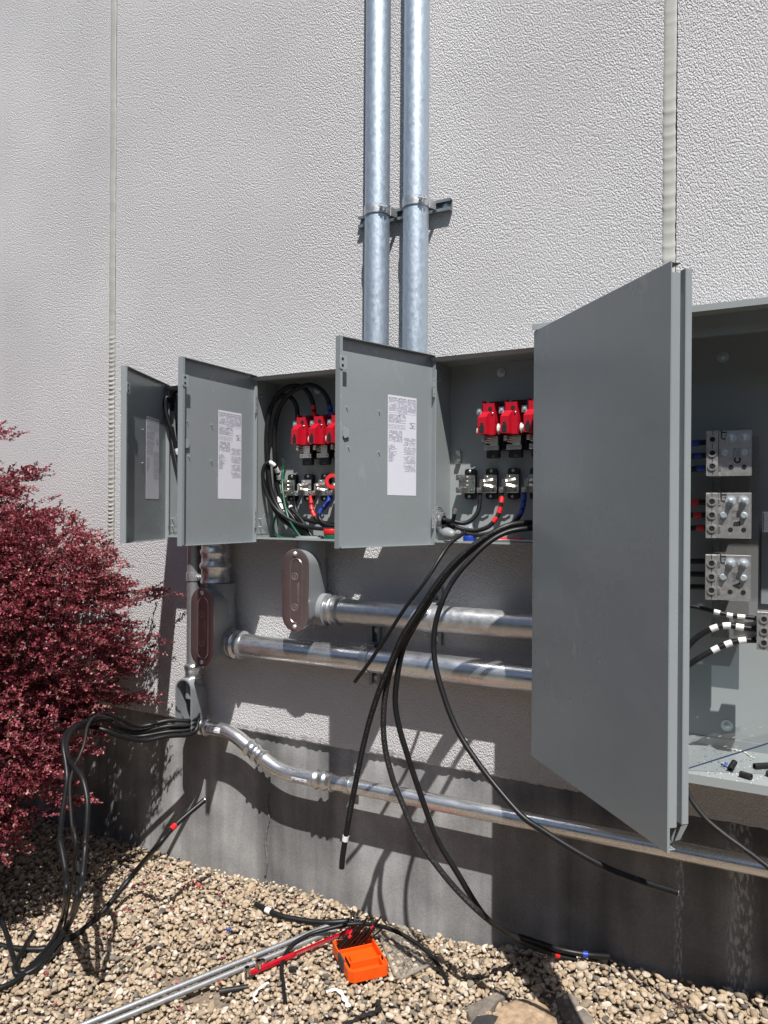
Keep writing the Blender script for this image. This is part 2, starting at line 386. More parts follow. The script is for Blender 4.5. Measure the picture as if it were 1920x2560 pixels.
# ------------------------------------------------------------------ ground
g = MB()
xs = sorted(set([-60, -30, -14, -8, -5.5] + [round(-4.4+.2*i, 3) for i in range(28)] + [1.4, 2.5, 5, 12, 30, 60]))
ys = sorted(set([-60, -30, -14, -8, -5, -3.6] + [round(-3+.15*i, 3) for i in range(21)] + [.1]))
vs = [(x, y, (gz(x, y) if abs(x) < 6 and y > -4 else 0)-.012) for y in ys for x in xs]
nx = len(xs)
g.add(vs, [(j*nx+i, j*nx+i+1, (j+1)*nx+i+1, (j+1)*nx+i) for j in range(len(ys)-1) for i in range(nx-1)])
tag(g.build('ground', M_ground, smooth=60), kind='structure')
b = MB(); b.box(-60, 60, -60, -2.45, -.30, .028); tag(b.build('added_asphalt', M_asph), kind='structure')  # unseen dark paving added to cut the warm bounce off the ground
b = MB()
for i in range(40): b.bbox(-60+i*3, -57.01+i*3, -2.449, -2.30, -.30, .075, .012)
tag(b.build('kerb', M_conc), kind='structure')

# unseen tree belt added behind the viewer: it blocks the low sky and shows in the polished metal
b = MB(); vs = []; n = 60; rt_ = random.Random(4)
for i in range(n+1):
    a = R(-172+164*i/n); rad = 15+1.5*math.sin(i*.9)+rt_.uniform(-.6, .6)
    for j, (h, dr) in enumerate(((-.2, 0), (1.8, -1.2), (3.6, -.9), (5.2, .4), (6.0, 2.0), (5.5, 4.0), (-.2, 4.5))):
        hh = h*(1+.10*math.sin(i*1.7)+rt_.uniform(-.06, .06)) if h > 0 else h
        vs.append((math.cos(a)*(rad+dr), -1+math.sin(a)*(rad+dr), hh))
b.add(vs, [(i*7+k, (i+1)*7+k, (i+1)*7+k+1, i*7+k+1) for i in range(n) for k in range(6)])
M_added_trees = mat('added_foliage', (.035, .05, .022), .9, var=.5, vscale=2.5, bump=1, bscale=4, bdist=.2)
tag(b.build('added_tree_belt', M_added_trees, smooth=60), kind='stuff')

def ico(sub):
    import bmesh
    bm = bmesh.new(); bmesh.ops.create_icosphere(bm, subdivisions=sub, radius=1)
    v = np.array([tuple(p.co) for p in bm.verts]); f = np.array([[q.index for q in t.verts] for t in bm.faces]); bm.free()
    return v, f
def scatter_mesh(name, V, F, tone, material, k):
    """V (N,k,3) vertices, F faces of one item (f,c)"""
    N = V.shape[0]; c = F.shape[1]
    allf = (F[None] + (np.arange(N)*k)[:, None, None]).reshape(-1)
    me = bpy.data.meshes.new(name); me.vertices.add(N*k); me.vertices.foreach_set('co', V.reshape(-1).astype(np.float32))
    nf = N*F.shape[0]; me.loops.add(nf*c); me.loops.foreach_set('vertex_index', allf.astype(np.int32))
    me.polygons.add(nf); me.polygons.foreach_set('loop_start', (np.arange(nf)*c).astype(np.int32))
    me.polygons.foreach_set('use_smooth', np.ones(nf, bool))
    me.update(calc_edges=True)
    a = me.attributes.new('tone', 'FLOAT', 'POINT'); a.data.foreach_set('value', np.repeat(tone, k).astype(np.float32))
    me.materials.append(material)
    ob = bpy.data.objects.new(name, me); sc.collection.objects.link(ob); return ob
def rotmats(n, tilt=math.pi):
    q = rng.normal(size=(n, 4)); q /= np.linalg.norm(q, axis=1)[:, None]
    w_, x, y, z = q.T
    return np.stack([1-2*(y*y+z*z), 2*(x*y-z*w_), 2*(x*z+y*w_), 2*(x*y+z*w_), 1-2*(x*x+z*z), 2*(y*z-x*w_), 2*(x*z-y*w_), 2*(y*z+x*w_), 1-2*(x*x+y*y)], 1).reshape(n, 3, 3)
iv, iface = ico(2)
def pebbles():
    pts = []; cell = .0124
    gx = np.arange(-4.0, .75, cell); gy = np.arange(-2.28, .012, cell)
    X, Y = np.meshgrid(gx, gy); X = X.ravel()+rng.uniform(-.007, .007, X.size); Y = Y.ravel()+rng.uniform(-.009, .009, Y.size)
    # only the part of the bed round the view: a wedge seen from the camera and a margin to the sides
    ang = np.arctan2(-(X-CAM.x), (Y-CAM.y)); dist = np.hypot(X-CAM.x, Y-CAM.y)
    keep = (ang < R(63)) & (ang > R(-12)) & (dist > 1.15)
    X, Y = X[keep], Y[keep]
    keep = rng.random(X.size) < .84; X, Y = X[keep], Y[keep]
    # bare sandy patch near the rods
    bare = (((X+1.60)/.15)**2+((Y+.62)/.06)**2 < 1) & (rng.random(X.size) < .75)
    X, Y = X[~bare], Y[~bare]
    n = X.size
    size = np.clip(rng.lognormal(math.log(.0073), .31, n), .0040, .021)
    big = np.clip((X+1.1)/.8, 0, 1)*.16+1.0; size = size*big
    rx = size*rng.uniform(.95, 1.45, n); ry = size*rng.uniform(.75, 1.05, n); rz = size*rng.uniform(.50, .75, n)
    V = np.repeat(iv[None], n, 0)
    # lumpy, slightly squared stones
    for _ in range(4):
        d = rng.normal(size=(n, 3)); d /= np.linalg.norm(d, axis=1)[:, None]
        V = V*(1+.12*np.einsum('nkc,nc->nk', V, d)[..., None]*rng.choice([-1, 1], n)[:, None, None])
        dd = np.einsum('nkc,nc->nk', V, d); lim = rng.uniform(.50, .85, n)[:, None]
        ex = np.clip(dd-lim, 0, None); V = V-ex[..., None]*d[:, None, :]*.85
    V = V*np.stack([rx, ry, rz], 1)[:, None, :]
    yaw = rng.uniform(0, 2*np.pi, n); tx = rng.normal(0, .38, n); ty = rng.normal(0, .38, n)
    def rot(V, a, i, j):
        c, s_ = np.cos(a)[:, None], np.sin(a)[:, None]; A, B = V[..., i]*c-V[..., j]*s_, V[..., i]*s_+V[..., j]*c
        V = V.copy(); V[..., i] = A; V[..., j] = B; return V
    V = rot(V, tx, 1, 2); V = rot(V, ty, 0, 2); V = rot(V, yaw, 0, 1)
    Z = np.array([gz(a, b) for a, b in zip(X, Y)]) + rng.uniform(-.005, .009, n) + np.where(rng.random(n) < .10, .008, 0)
    Y = np.minimum(Y, .018-size)
    V = V+np.stack([X, Y, Z], 1)[:, None, :]
    tone = np.clip(rng.beta(3.2, 1.8, n), 0, 1); tone = np.where(rng.random(n) < .06, rng.uniform(0, .22, n), tone)
    return V, tone
V, tone = pebbles()
tag(scatter_mesh('gravel', V, iface, tone, M_peb, len(iv)), kind='stuff')

# ------------------------------------------------------------------ building wall
wall = thing('building_wall', (-1.5, 0, 0), 'white rough stucco building wall with sealed joints above a bare stained concrete base', 'wall')
def panel(x0, x1, z0, z1, name='stucco_panel'):
    b = MB(); T = .10
    # lower edge: small bevelled drip with an uneven line
    n = max(2, int((x1-x0)/.012)); n = min(n, 420)
    prof = [(0.0, z1), (0.0, z0+.026), (.003, z0+.008), (.012, z0), (.10, z0-.001)]
    rowx = [x0+(x1-x0)*i/n for i in range(n+1)]
    for r_, (y, z) in enumerate(prof):
        pass
    vs = []
    for i, x in enumerate(rowx):
        j = rng.normal(0, .0012)
        for k, (y, z) in enumerate(prof):
            vs.append((x, y+(j if k == 2 else 0), z+(j if k in (1, 2, 3) else 0)))
    m = len(prof)
    fs = [(i*m+k, (i+1)*m+k, (i+1)*m+k+1, i*m+k+1) for i in range(n) for k in range(m-1)]
    fs = [tuple(reversed(f)) for f in fs]
    b.add(vs, fs)
    b.add([(x1, 0, z0+.02), (x1, 0, z1), (x1, T, z1), (x1, T, z0)], [(0, 1, 2, 3)])
    b.add([(x0, 0, z0+.02), (x0, 0, z1), (x0, T, z1), (x0, T, z0)], [(3, 2, 1, 0)])
    return b.build(name, M_stucco, wall)
JL, JR = -2.675, -.300
panel(JL+.0205, JR-.015, .600, 9.0)
panel(-14.0, JL-.012, .600, 9.0)
panel(JR+.0215, 8.0, .592, 9.0)
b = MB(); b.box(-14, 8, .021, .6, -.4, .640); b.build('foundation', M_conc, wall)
b = MB(); b.box(-14, 8, .012, .6, .640, 9.0); b.build('wall_core', M_caulk, wall)
def sealant(x0, hw, z0, z1, amp, pitch, seed, base=.0035, lumps=0.0):
    rg = random.Random(seed); b = MB(); n = int((z1-z0)/.004); seg = 10; vs = []; ph = 0; am = 1
    drift = 0; lw = 0
    for i in range(n+1):
        z = z0+(z1-z0)*i/n; ph += .004/pitch*2*math.pi*rg.uniform(.6, 1.45); am += rg.uniform(-.16, .16); am = min(1.5, max(.25, am))
        c = (math.sin(ph)*.5+.5)**2*am
        drift = drift*.985+rg.uniform(-.00022, .00022); lw = lw*.96+rg.uniform(-.0010, .0010)
        blob = lumps*max(0, math.sin(z*5.3+seed)*math.sin(z*13.1+2*seed)-.45)
        for k in range(seg+1):
            t = k/seg*2-1; bul = math.sqrt(max(0, 1-t*t))**.8
            vs.append((x0+drift+t*hw*(1+.06*c+lw*8*(1 if t > 0 else -.6)), -.0008-bul*(base+amp*c+blob), z-.007*bul))
    b.add(vs, [(i*(seg+1)+k, i*(seg+1)+k+1, (i+1)*(seg+1)+k+1, (i+1)*(seg+1)+k) for i in range(n) for k in range(seg)])
    b.build('joint_sealant', M_caulk, wall, smooth=70)
sealant(JL, .0180, .60, 2.35, .0028, .021, 1, .0025)
sealant(JL, .0180, 2.35, 4.6, .0006, .060, 2, .0030, .002)
sealant(JR, .0180, .59, 4.2, .0010, .040, 5, .0026, .006)
# rough vertical seam on the concrete
b = MB(); pts = [at(x, y, -.018) for x, y in ((672, 1985), (668, 2010), (673, 2045), (666, 2080), (664, 2110), (668, 2150), (663, 2190))]
pp = crom(pts, 9); b.tube(pp, [.003+.0035*abs(math.sin(i*1.7))*random.random() for i in range(len(pp))], 7); b.build('mortar_seam', M_conc, wall, smooth=60)
# ------------------------------------------------------------------ switch enclosures
DEP, BW, BH = .15, .41, .605
def enclosure(X0, Z0, label):
    e = thing('switch_enclosure', (X0+BW/2, 0, Z0), label, 'electrical box', 'open grey switch enclosures in a row')
    fr = Fr((X0, 0, Z0), (1, 0, 0), (0, -1, 0), (0, 0, 1))
    t = .0022
    b = MB(fr)
    b.box(0, BW, .002, .0045, 0, BH)
    b.box(0, t, .0045, DEP, 0, BH); b.box(BW-t, BW, .0045, DEP, 0, BH)
    b.box(t, BW-t, .0045, DEP, 0, t); b.box(t, BW-t, .0045, DEP, BH-t, BH)
    # front returns and the drip hood
    b.box(0, .013, DEP, DEP+t, 0, BH-.004); b.box(BW-.013, BW, DEP, DEP+t, 0, BH-.004)
    b.box(.013, BW-.013, DEP, DEP+t, 0, .007); b.box(.013, BW-.013, DEP, DEP+t, BH-.012, BH-.004)
    b.add([(-.002, .01, BH+.0005), (BW+.002, .01, BH+.0005), (BW+.002, DEP+.020, BH+.0005), (-.002, DEP+.020, BH+.0005),
           (-.002, DEP+.0045, BH-.0105), (BW+.002, DEP+.0045, BH-.0105), (BW+.002, DEP+.0030, BH-.0095), (-.002, DEP+.0030, BH-.0095),
           (BW+.002, DEP+.0185, BH-.0012), (-.002, DEP+.0185, BH-.0012), (BW+.002, .01, BH-.0012), (-.002, .01, BH-.0012)],
          [(0, 1, 2, 3), (3, 2, 5, 4), (4, 5, 6, 7), (7, 6, 8, 9), (9, 8, 10, 11), (1, 10, 8, 2), (0, 3, 9, 11), (2, 8, 6, 5), (3, 4, 7, 9)])
    # flange line at the foot, side knock-out rings and screw tips
    b.box(t, t+.0015, .01, DEP-.003, .018, .020)
    b.build('body', M_paint, e)
    for z in (.555, .537, .075, .045):
        b = MB(fr); p0 = fr(t, .122, z); b.cyl(p0, p0+Vector((.012, 0, 0)), .0022, 8); b.build('screw', M_bolt, e, smooth=40)
    for r_ in (.022, .030, .038):
        b = MB(); c = fr(t+.0003, .065, .062); b.ring(c, (1, 0, 0), r_-.0012, r_, .0012, 32); b.build('knockout', M_paint, e, smooth=40)
    b = MB(); b.ring(fr(.045, .0046, .570), (0, -1, 0), .011, .0185, .0015, 28); b.build('knockout', M_paint, e, smooth=40)
    for x, z in ((.185, .569), (.075, .045)):
        b = MB(); c = fr(x, .0046, z); b.lathe(c, c+Vector((0, -.010, 0)), [(0, .016), (.25, .0155), (.3, .010), (.65, .010), (.7, .0055), (1, .005)], 20)
        b.build('mounting_screw', M_bolt, e, smooth=40)
    return e, fr
def door(e, hinge, free, z0, z1, fl=.019, paper=True, dull=False):
    H = Vector((*hinge, 0)); F = Vector((*free, 0)); ex = (F-H).normalized(); L = (F-H).length
    inn = Vector((-ex.y, ex.x, 0))        # faces the inside of the closed door
    fr = Fr((hinge[0], hinge[1], z0), ex, inn, (0, 0, 1)); Hh = z1-z0; t = .0018
    b = MB(fr); b.box(0, L, -t, 0, 0, Hh)
    b.box(L-t, L, 0, fl, 0, Hh); b.box(0, t, 0, fl*.8, 0, Hh); b.box(t, L-t, 0, fl*.75, 0, t); b.box(t, L-t, 0, fl*.9, Hh-t, Hh)
    b.box(L-.010, L-t, fl-t, fl, .003, Hh-.003)
    d = b.build('door', M_paintd, e)
    # label sheet with fine print
    if paper:
        pl, pr, pb, pt = .072, .197, .160, .474
        q = MB(fr); q.box(pl, pr, .0002, .0006, pb, pt); q.mi = 1
        rr = random.Random(3); y = .0009
        def line(xa, xb, z, h=.0011, fill=.86):
            x = xa
            while x < xb-.002:
                wd = rr.uniform(.002, .007); x1_ = min(xb, x+wd)
                if rr.random() < fill: q.add([(x, y, z), (x1_, y, z), (x1_, y, z+h), (x, y, z+h)], [(0, 1, 2, 3)])
                x = x1_+.0009
        wdt = pr-pl; xx = lambda u: pr-u*wdt       # u runs from the viewer's left (free edge) to the hinge
        fr2 = Fr(fr(pr, 0, 0), -fr.x, fr.y, fr.z)
        q.mi = 2
        for k, wrd in enumerate(('DANGER', 'PELIGRO', 'DANGER')):
            q.text(wrd, .0078, fr2, y, 'LEFT') if False else None
            f3 = Fr(fr2(.010+k*.041, y, pt-.011), fr2.x, fr2.y, fr2.z)
            q.text(wrd, .0072, f3)
            q.add([(-.007, 0, 0), (-.001, 0, 0), (-.004, 0, .0055)], [(0, 1, 2)], fr=f3)
        q.text('E\u00b7T\u00b7N', .0105, Fr(fr2(.048, y, pt-.064), fr2.x, fr2.y, fr2.z))
        q.mi = 1
        for k in range(3):
            xa = pr-.003-k*.0405
            for i in range(11 if k != 1 else 12):
                line(xa-.038, xa-(.0 if i % 4 else .0), pt-.0165-i*.0032, .0010)
            q.box(xa-.0393, xa-.0390, y, y+.0001, pt-.054, pt-.003)
        for z in (pt-.0135, pt-.055): q.box(pl+.003, pr-.003, y, y+.0001, z, z+.0004)
        z = pt-.062
        for i in range(8): line(pr-.003-(.075 if i % 3 else .052), pr-.003, z-i*.0033, .0014 if i % 3 == 0 else .001)
        for i in range(4): q.box(pr-.075, pr-.003, y, y+.0001, z-.030-i*.0042, z-.0296-i*.0042)
        for i in range(6): q.box(pr-.075+i*.0144, pr-.0746+i*.0144, y, y+.0001, z-.0426, z-.0296)
        for i in range(30): line(pr-.062, pr-.003, z-.050-i*.0030 if i < 12 else z-.054-i*.0030, .0010) if i < 12 else line(pr-.003-rr.uniform(.014, .036), pr-.003, z-.056-i*.0031)
        for i in range(34): line(pl+.004, pl+.004+rr.uniform(.045, .056), z-.070-i*.0032, .0010, .8) if i % 9 != 8 else None
        for (xa, xb, za, zb) in ((pl+.005, pl+.031, pt-.082, pt-.081), (pl+.005, pl+.031, pt-.099, pt-.098), (pl+.005, pl+.0054, pt-.099, pt-.081), (pl+.031, pl+.0314, pt-.099, pt-.081)):
            q.box(xa, xb, y, y+.0001, za, zb)
        for i in range(6): line(pl+.008, pl+.028, pt-.085-i*.0023, .0011, .7)
        q.build('instruction_label', [M_paper, M_inkg, M_ink], d)
    b = MB(fr)                                   # padlock hasp on the free flange
    b.prism([(L-.0245, Hh-.098), (L-.001, Hh-.098), (L+.002, Hh-.094), (L+.002, Hh-.062), (L-.001, Hh-.058), (L-.0245, Hh-.058)], fl+.0005, fl+.0025)
    b.mi = 1
    for dz in (-.0680, -.0870):
        c = fr(L-.008, fl+.0027, Hh+dz); b.lathe(c, c+inn*.0006, [(0, .0042), (1, .0042)], 16)
    b.build('hasp', [M_paint, M_dark], d)
    b = MB(fr)                                   # latch tab
    b.prism([(L-.046, .330), (L-.030, .325), (L-.024, .333), (L-.024, .352), (L-.030, .359), (L-.046, .356)], .004, .0058); b.box(L-.030, L-.026, 0, .0045, .33, .352)
    b.build('latch_tab', M_paint, d)
    for za in (.055, .485):
        b = MB(fr); b.box(.004, .014, fl*.8+.0005, fl*.8+.0025, za, za+.062); b.cyl(fr(-.001, .004, za), fr(-.001, .004, za+.062), .0035, 8)
        b.mi = 1
        for dz in (.009, .031, .053): b.box(.0075, .0105, fl*.8+.0026, fl*.8+.0031, za+dz-.0012, za+dz+.0012)
        b.build('hinge', [M_paint, M_dark], d)
    for x, z in ((.235, .293), (.235, .418), (L-.040, .418), (L-.048, .30)):
        b = MB(fr); b.cyl(fr(x, 0, z), fr(x, .006, z), .0016, 8); b.build('stud', M_bolt, d, smooth=40)
    return d

e1, f1 = enclosure(-2.190, 1.387, 'grey electrical enclosure farthest to the left, its door swung edge-on and dark inside')
e2, f2 = enclosure(-1.745, 1.390, 'middle grey electrical enclosure above the upper conduit elbow, with big black loops of cable inside')
e3, f3 = enclosure(-1.010, 1.396, 'right grey electrical enclosure beside the tall cabinet door, with cables entering its left side')
door(e1, (-2.192, -.153), (-2.030, -.532), 1.379, 2.001)
door(e2, (-1.747, -.153), (-1.752, -.545), 1.378, 2.003)
door(e3, (-1.012, -.153), (-1.149, -.533), 1.388, 2.010)

def bolt(b, c, r, h, ax=Vector((0, -1, 0))):
    c = Vector(c); b.lathe(c, c+ax*h, [(0, r*1.25), (.15, r*1.25), (.16, r), (.9, r), (1, r*.85)], 6)
def switch_gear(e, fr, upper=True, nred=3):
    zr = .350
    for k in range(nred):
        x0 = .149+.0765*k
        if x0 > .40: break
        b = MB(fr)                                # moulded black base behind each pole
        b.bbox(x0+.006, x0+.064, .005, .042, zr-.045, zr+.118, .003)
        b.bbox(x0+.004, x0+.050, .042, .060, zr-.072, zr-.020, .003)
        b.build('pole_base', M_black, e)
        b = MB(fr)                                # red arc shield
        b.prism([(x0+.004, zr+.050), (x0+.004, zr+.112), (x0+.014, zr+.106), (x0+.038, zr+.108), (x0+.048, zr+.110), (x0+.051, zr+.050), (x0+.049, zr), (x0+.006, zr)], .042, .098,
                poly2=[(x0+.006, zr+.050), (x0+.006, zr+.106), (x0+.014, zr+.104), (x0+.038, zr+.104), (x0+.044, zr+.104), (x0+.047, zr+.050), (x0+.045, zr+.002), (x0+.006, zr+.002)])
        b.add([(x0+.004, .0975, zr+.078), (x0+.030, .0975, zr+.078), (x0+.024, .118, zr+.058), (x0-.004, .118, zr+.058), (x0-.004, .118, zr+.004), (x0+.024, .118, zr+.004), (x0+.030, .0975, zr+.002), (x0-.004, .098, zr+.004), (x0-.004, .098, zr+.058)],
              [(0, 3, 2, 1), (3, 4, 5, 2), (1, 2, 5, 6), (0, 8, 3), (8, 7, 4, 3), (7, 6, 5, 4)])
        b.box(x0-.002, x0+.004, .060, .085, zr+.080, zr+.116)
        b.box(x0+.030, x0+.034, .050, .060, zr+.106, zr+.116)
        b.mi = 1
        c = fr(x0+.031, .0983, zr+.086); b.lathe(c, c+Vector((0, -.0006, 0)), [(0, .0072), (1, .0072)], 18)
        b.prism([(x0+.001, zr+.007), (x0+.001, zr+.030), (x0+.005, zr+.030), (x0+.005, zr+.040), (x0+.015, zr+.040), (x0+.015, zr+.030), (x0+.018, zr+.030), (x0+.018, zr+.007)], .1183, .1188)
        b.mi = 2; bolt(b, fr(x0+.039, .098, zr+.071), .0030, .004)
        b.build('arc_shield', [M_red, M_dark, M_tin], e, bevel=.0006)
        b = MB(fr)                                # plated jaw below the shield
        b.bbox(x0-.002, x0+.050, .060, .066, zr-.045, zr-.028, .001); b.bbox(x0+.022, x0+.050, .060, .076, zr-.030, zr+.0, .001)
        b.bbox(x0-.002, x0+.010, .062, .092, zr-.018, zr-.007, .001); b.bbox(x0-.002, x0+.010, .062, .092, zr-.034+.010, zr-.020, .001) if False else b.bbox(x0-.002, x0+.011, .062, .090, zr-.006, zr-.001, .001)
        b.box(x0+.010, x0+.050, .050, .060, zr-.044, zr)
        for i in range(3):
            p = fr(x0+.008, .078, zr-.004-i*.008); q = fr(x0+.044, .070, zr-.012-i*.006); b.tube([p, p.lerp(q, .5)+Vector((0, -.004, 0)), q], .0018, 6)
        bolt(b, fr(x0+.006, .066, zr-.037), .0034, .004); bolt(b, fr(x0+.041, .066, zr-.037), .0034, .004); bolt(b, fr(x0+.040, .076, zr-.008), .0030, .003)
        b.build('jaw', M_tin, e, smooth=30)
        b = MB(fr)                                # line lug
        b.bbox(x0-.021, x0-.002, .062, .086, zr+.071, zr+.093, .0015); b.bbox(x0-.014, x0-.000, .050, .070, zr+.047, zr+.066, .0015)
        bolt(b, fr(x0-.011, .086, zr+.082), .0058, .004); b.ring(fr(x0-.007, .0703, zr+.057), (0, -1, 0), .0025, .0052, .0015, 16)
        b.build('line_lug', M_bolt if k != 9 else M_tin, e, smooth=30)
        if k < nred-1:
            b = MB(fr); c0, c1 = fr(x0+.052, .074, zr+.022), fr(x0+.064, .074, zr+.022)
            if k % 2: b.lathe(c0, c1+Vector((.014, 0, 0)), [(0, .017), (.10, .016), (.12, .011), (1, .011)], 18)
            else: b.lathe(c0, c0+Vector((.003, 0, 0)), [(0, .018), (1, .016)], 18); b.bbox(x0+.055, x0+.074, .064, .090, zr+.013, zr+.030, .001)
            b.build('crossbar_link', M_white, e, smooth=40)
        if k == 0:
            b = MB(fr); b.bbox(x0-.021, x0-.003, .064, .086, zr+.011, zr+.026, .001); b.build('crossbar_link', M_white, e)
    for k in range(4):                            # lower row
        x0 = .046+.0762*k; z0 = .165
        b = MB(fr); P = []
        for (cx, cz, a0) in ((x0+.046, z0+.073, 0), (x0+.026, z0+.073, 90), (x0+.026, z0-.012, 180), (x0+.046, z0-.012, 270)):
            for i in range(4):
                a = R(a0+i*30); P.append((cx+.009*math.cos(a), cz+.009*math.sin(a)))
        b.prism(P, .005, .024); b.bbox(x0+.016, x0+.056, .024, .034, z0+.002, z0+.058, .002)
        b.build('insulator', M_black, e)
        b = MB(fr)
        b.bbox(x0+.016, x0+.060, .034, .040, z0, z0+.060, .0008)
        bolt(b, fr(x0+.036, .024, z0+.074), .0045, .004); bolt(b, fr(x0+.034, .024, z0-.012), .0045, .004)
        if k == 0:
            b.bbox(x0, x0+.024, .036, .062, z0+.042, z0+.061, .0015); b.bbox(x0, x0+.024, .036, .062, z0, z0+.019, .0015); b.bbox(x0+.006, x0+.022, .036, .052, z0+.019, z0+.042, .0015)
            for z in (.051, .010): bolt(b, fr(x0+.010, .062, z0+z), .0062, .003)
            bolt(b, fr(x0+.014, .052, z0+.030), .0055, .003)
            for z in (.052, .038, .024): bolt(b, fr(x0+.032, .040, z0+z), .0045, .006)
            b.mi = 1
            for x, z in ((.050, .046), (.053, .035), (.050, .024)):
                c = fr(x0+x, .0403, z0+z); b.lathe(c, c+Vector((0, -.0004, 0)), [(0, .0016), (1, .0016)], 10)
            b.mi = 2; c = fr(x0+.048, .0403, z0+.007); b.lathe(c, c+Vector((0, -.003, 0)), [(0, .005), (1, .004)], 12)
        else:
            b.bbox(x0, x0+.016, .036, .064, z0, z0+.018, .0015); bolt(b, fr(x0+.009, .064, z0+.009), .0064, .003)
            b.bbox(x0+.008, x0+.022, .040, .058, z0+.018, z0+.044, .001); b.bbox(x0+.020, x0+.026, .044, .070, z0+.020, z0+.046, .001)
            for s_ in (-1, 1):
                for q_ in (0, 1):
                    p = fr(x0+.024, .060, z0+.032+s_*(.004+.004*q_)); q = fr(x0+.052, .052, z0+.032+s_*(.010+.004*q_)); b.tube([p, p.lerp(q, .5)+Vector((0, -.003, 0)), q], .0020, 6)
            for z in (.020, .042): bolt(b, fr(x0+.051, .040, z0+z), .0045, .007)
            bolt(b, fr(x0+.028, .040, z0+.053), .0030, .003)
            b.mi = 1; c = fr(x0+.050, .0403, z0+.007); b.lathe(c, c+Vector((0, -.0004, 0)), [(0, .0030), (1, .0030)], 12)
        b.build('load_lug', [M_tin, M_dark, M_green], e, smooth=30)
    b = MB(fr)                                    # ground lug on the back plate
    b.bbox(.028, .044, .005, .020, .300, .312, .001); b.bbox(.030, .044, .005, .016, .276, .300, .001); b.bbox(.026, .042, .005, .022, .266, .277, .001)
    bolt(b, fr(.036, .020, .306), .0035, .003); b.mi = 1; bolt(b, fr(.036, .016, .289), .0045, .003)
    b.build('ground_lug', [M_tin, M_green], e)
switch_gear(e3, f3); switch_gear(e2, f2)
# bits of gear in the far box that show past its door
b = MB(f1); b.bbox(.15, .36, .005, .05, .16, .24, .003); b.build('pole_base', M_black, e1)
b = MB(f1); b.bbox(.15, .36, .005, .06, .30, .45, .003); b.build('pole_base', M_black, e1)

# ------------------------------------------------------------------ tall cabinet
CX0, CX1, CD, CZ0, CZ1 = -.605, .36, .35, .812, 2.030
cab = thing('meter_cabinet', ((CX0+CX1)/2, 0, CZ0), 'large open grey cabinet at the right edge with lettered metal terminal blocks', 'electrical cabinet')
fc = Fr((0, 0, 0), (1, 0, 0), (0, -1, 0), (0, 0, 1)); t = .0028
b = MB(fc)
b.box(CX0, CX1, .003, .006, CZ0, CZ1-.012)
b.box(CX0, CX0+t, .006, CD-.001, CZ0, CZ1-.012); b.box(CX1-t, CX1, .006, CD-.001, CZ0, CZ1-.012)
b.box(CX0+t, CX1-t, .006, CD-.001, CZ0, CZ0+t); b.box(CX0+t, CX1-t, .006, CD-.001, CZ1-.0148, CZ1-.012)
b.box(CX0, CX1, CD-.001, CD+.002, CZ0, CZ0+.023)
b.box(CX0, CX0+.028, CD-.001, CD+.002, CZ0+.023, CZ1-.045); b.box(CX1-.028, CX1, CD-.001, CD+.002, CZ0+.023, CZ1-.045)
b.box(CX0+t, CX1-t, CD-.075, CD-.072, CZ1-.070, CZ1-.0148)
b.box(CX0+.0028, CX1-.003, .006, .0105, CZ0+.0028, CZ0+.028)
b.build('body', M_paint, cab)
b = MB(fc); b.box(CX0-.004, CX1+.004, .006, CD+.022, CZ1-.0118, CZ1-.0098); b.box(CX0-.004, CX1+.004, CD+.0195, CD+.022, CZ1-.026, CZ1-.0118)
b.build('drip_hood', M_paint, cab)
# door, hinged on the left front edge
H = Vector((-.607, -.354, 0)); F = Vector((-.192, -.801, 0)); ex = (F-H).normalized(); inn = Vector((-ex.y, ex.x, 0)); L = (F-H).length
z0, z1 = .815, 2.004; fd = Fr((H.x, H.y, z0), ex, inn, (0, 0, 1)); Hh = z1-z0
b = MB(fd)
b.box(0, L, -.0022, 0, 0, Hh); b.box(0, .002, 0, .030, 0, Hh-.002)
b.box(.002, L-.004, 0, .024, Hh-.0022, Hh); b.box(.002, L-.01, 0, .024, 0, .0022)
b.box(L-.0022, L, 0, .0195, .050, Hh-.022)
b.box(L-.018, L-.016, .0195, .0305, .050, Hh-.060)
b.box(L-.016, L-.0022, .0175, .0195, .050, Hh-.022)
b.box(L-.016, L+.001, .0305, .0325, .055, Hh-.012)
b.box(L-.0015, L+.001, .0325, .0460, .055, Hh-.012)
b.add([(L-.0022, 0, .050), (L, 0, .050), (L-.008, .020, .006), (L-.012, .020, .006)], [(0, 1, 2, 3)])
b.prism([(L-.002, .0), (L, .0), (L, .050), (L-.002, .050)], 0, .004)
b.add([(L, .0195, .050), (L-.004, .0195, .050), (L-.016, .012, .012), (L-.010, .016, .008)], [(0, 1, 2, 3), (3, 2, 1, 0)])
b.add([(L+.001, .046, .055), (L-.001, .031, .055), (L-.014, .024, .016), (L-.008, .034, .020)], [(0, 1, 2, 3), (3, 2, 1, 0)])
b.build('door', M_paintd, cab, bevel=.0008)
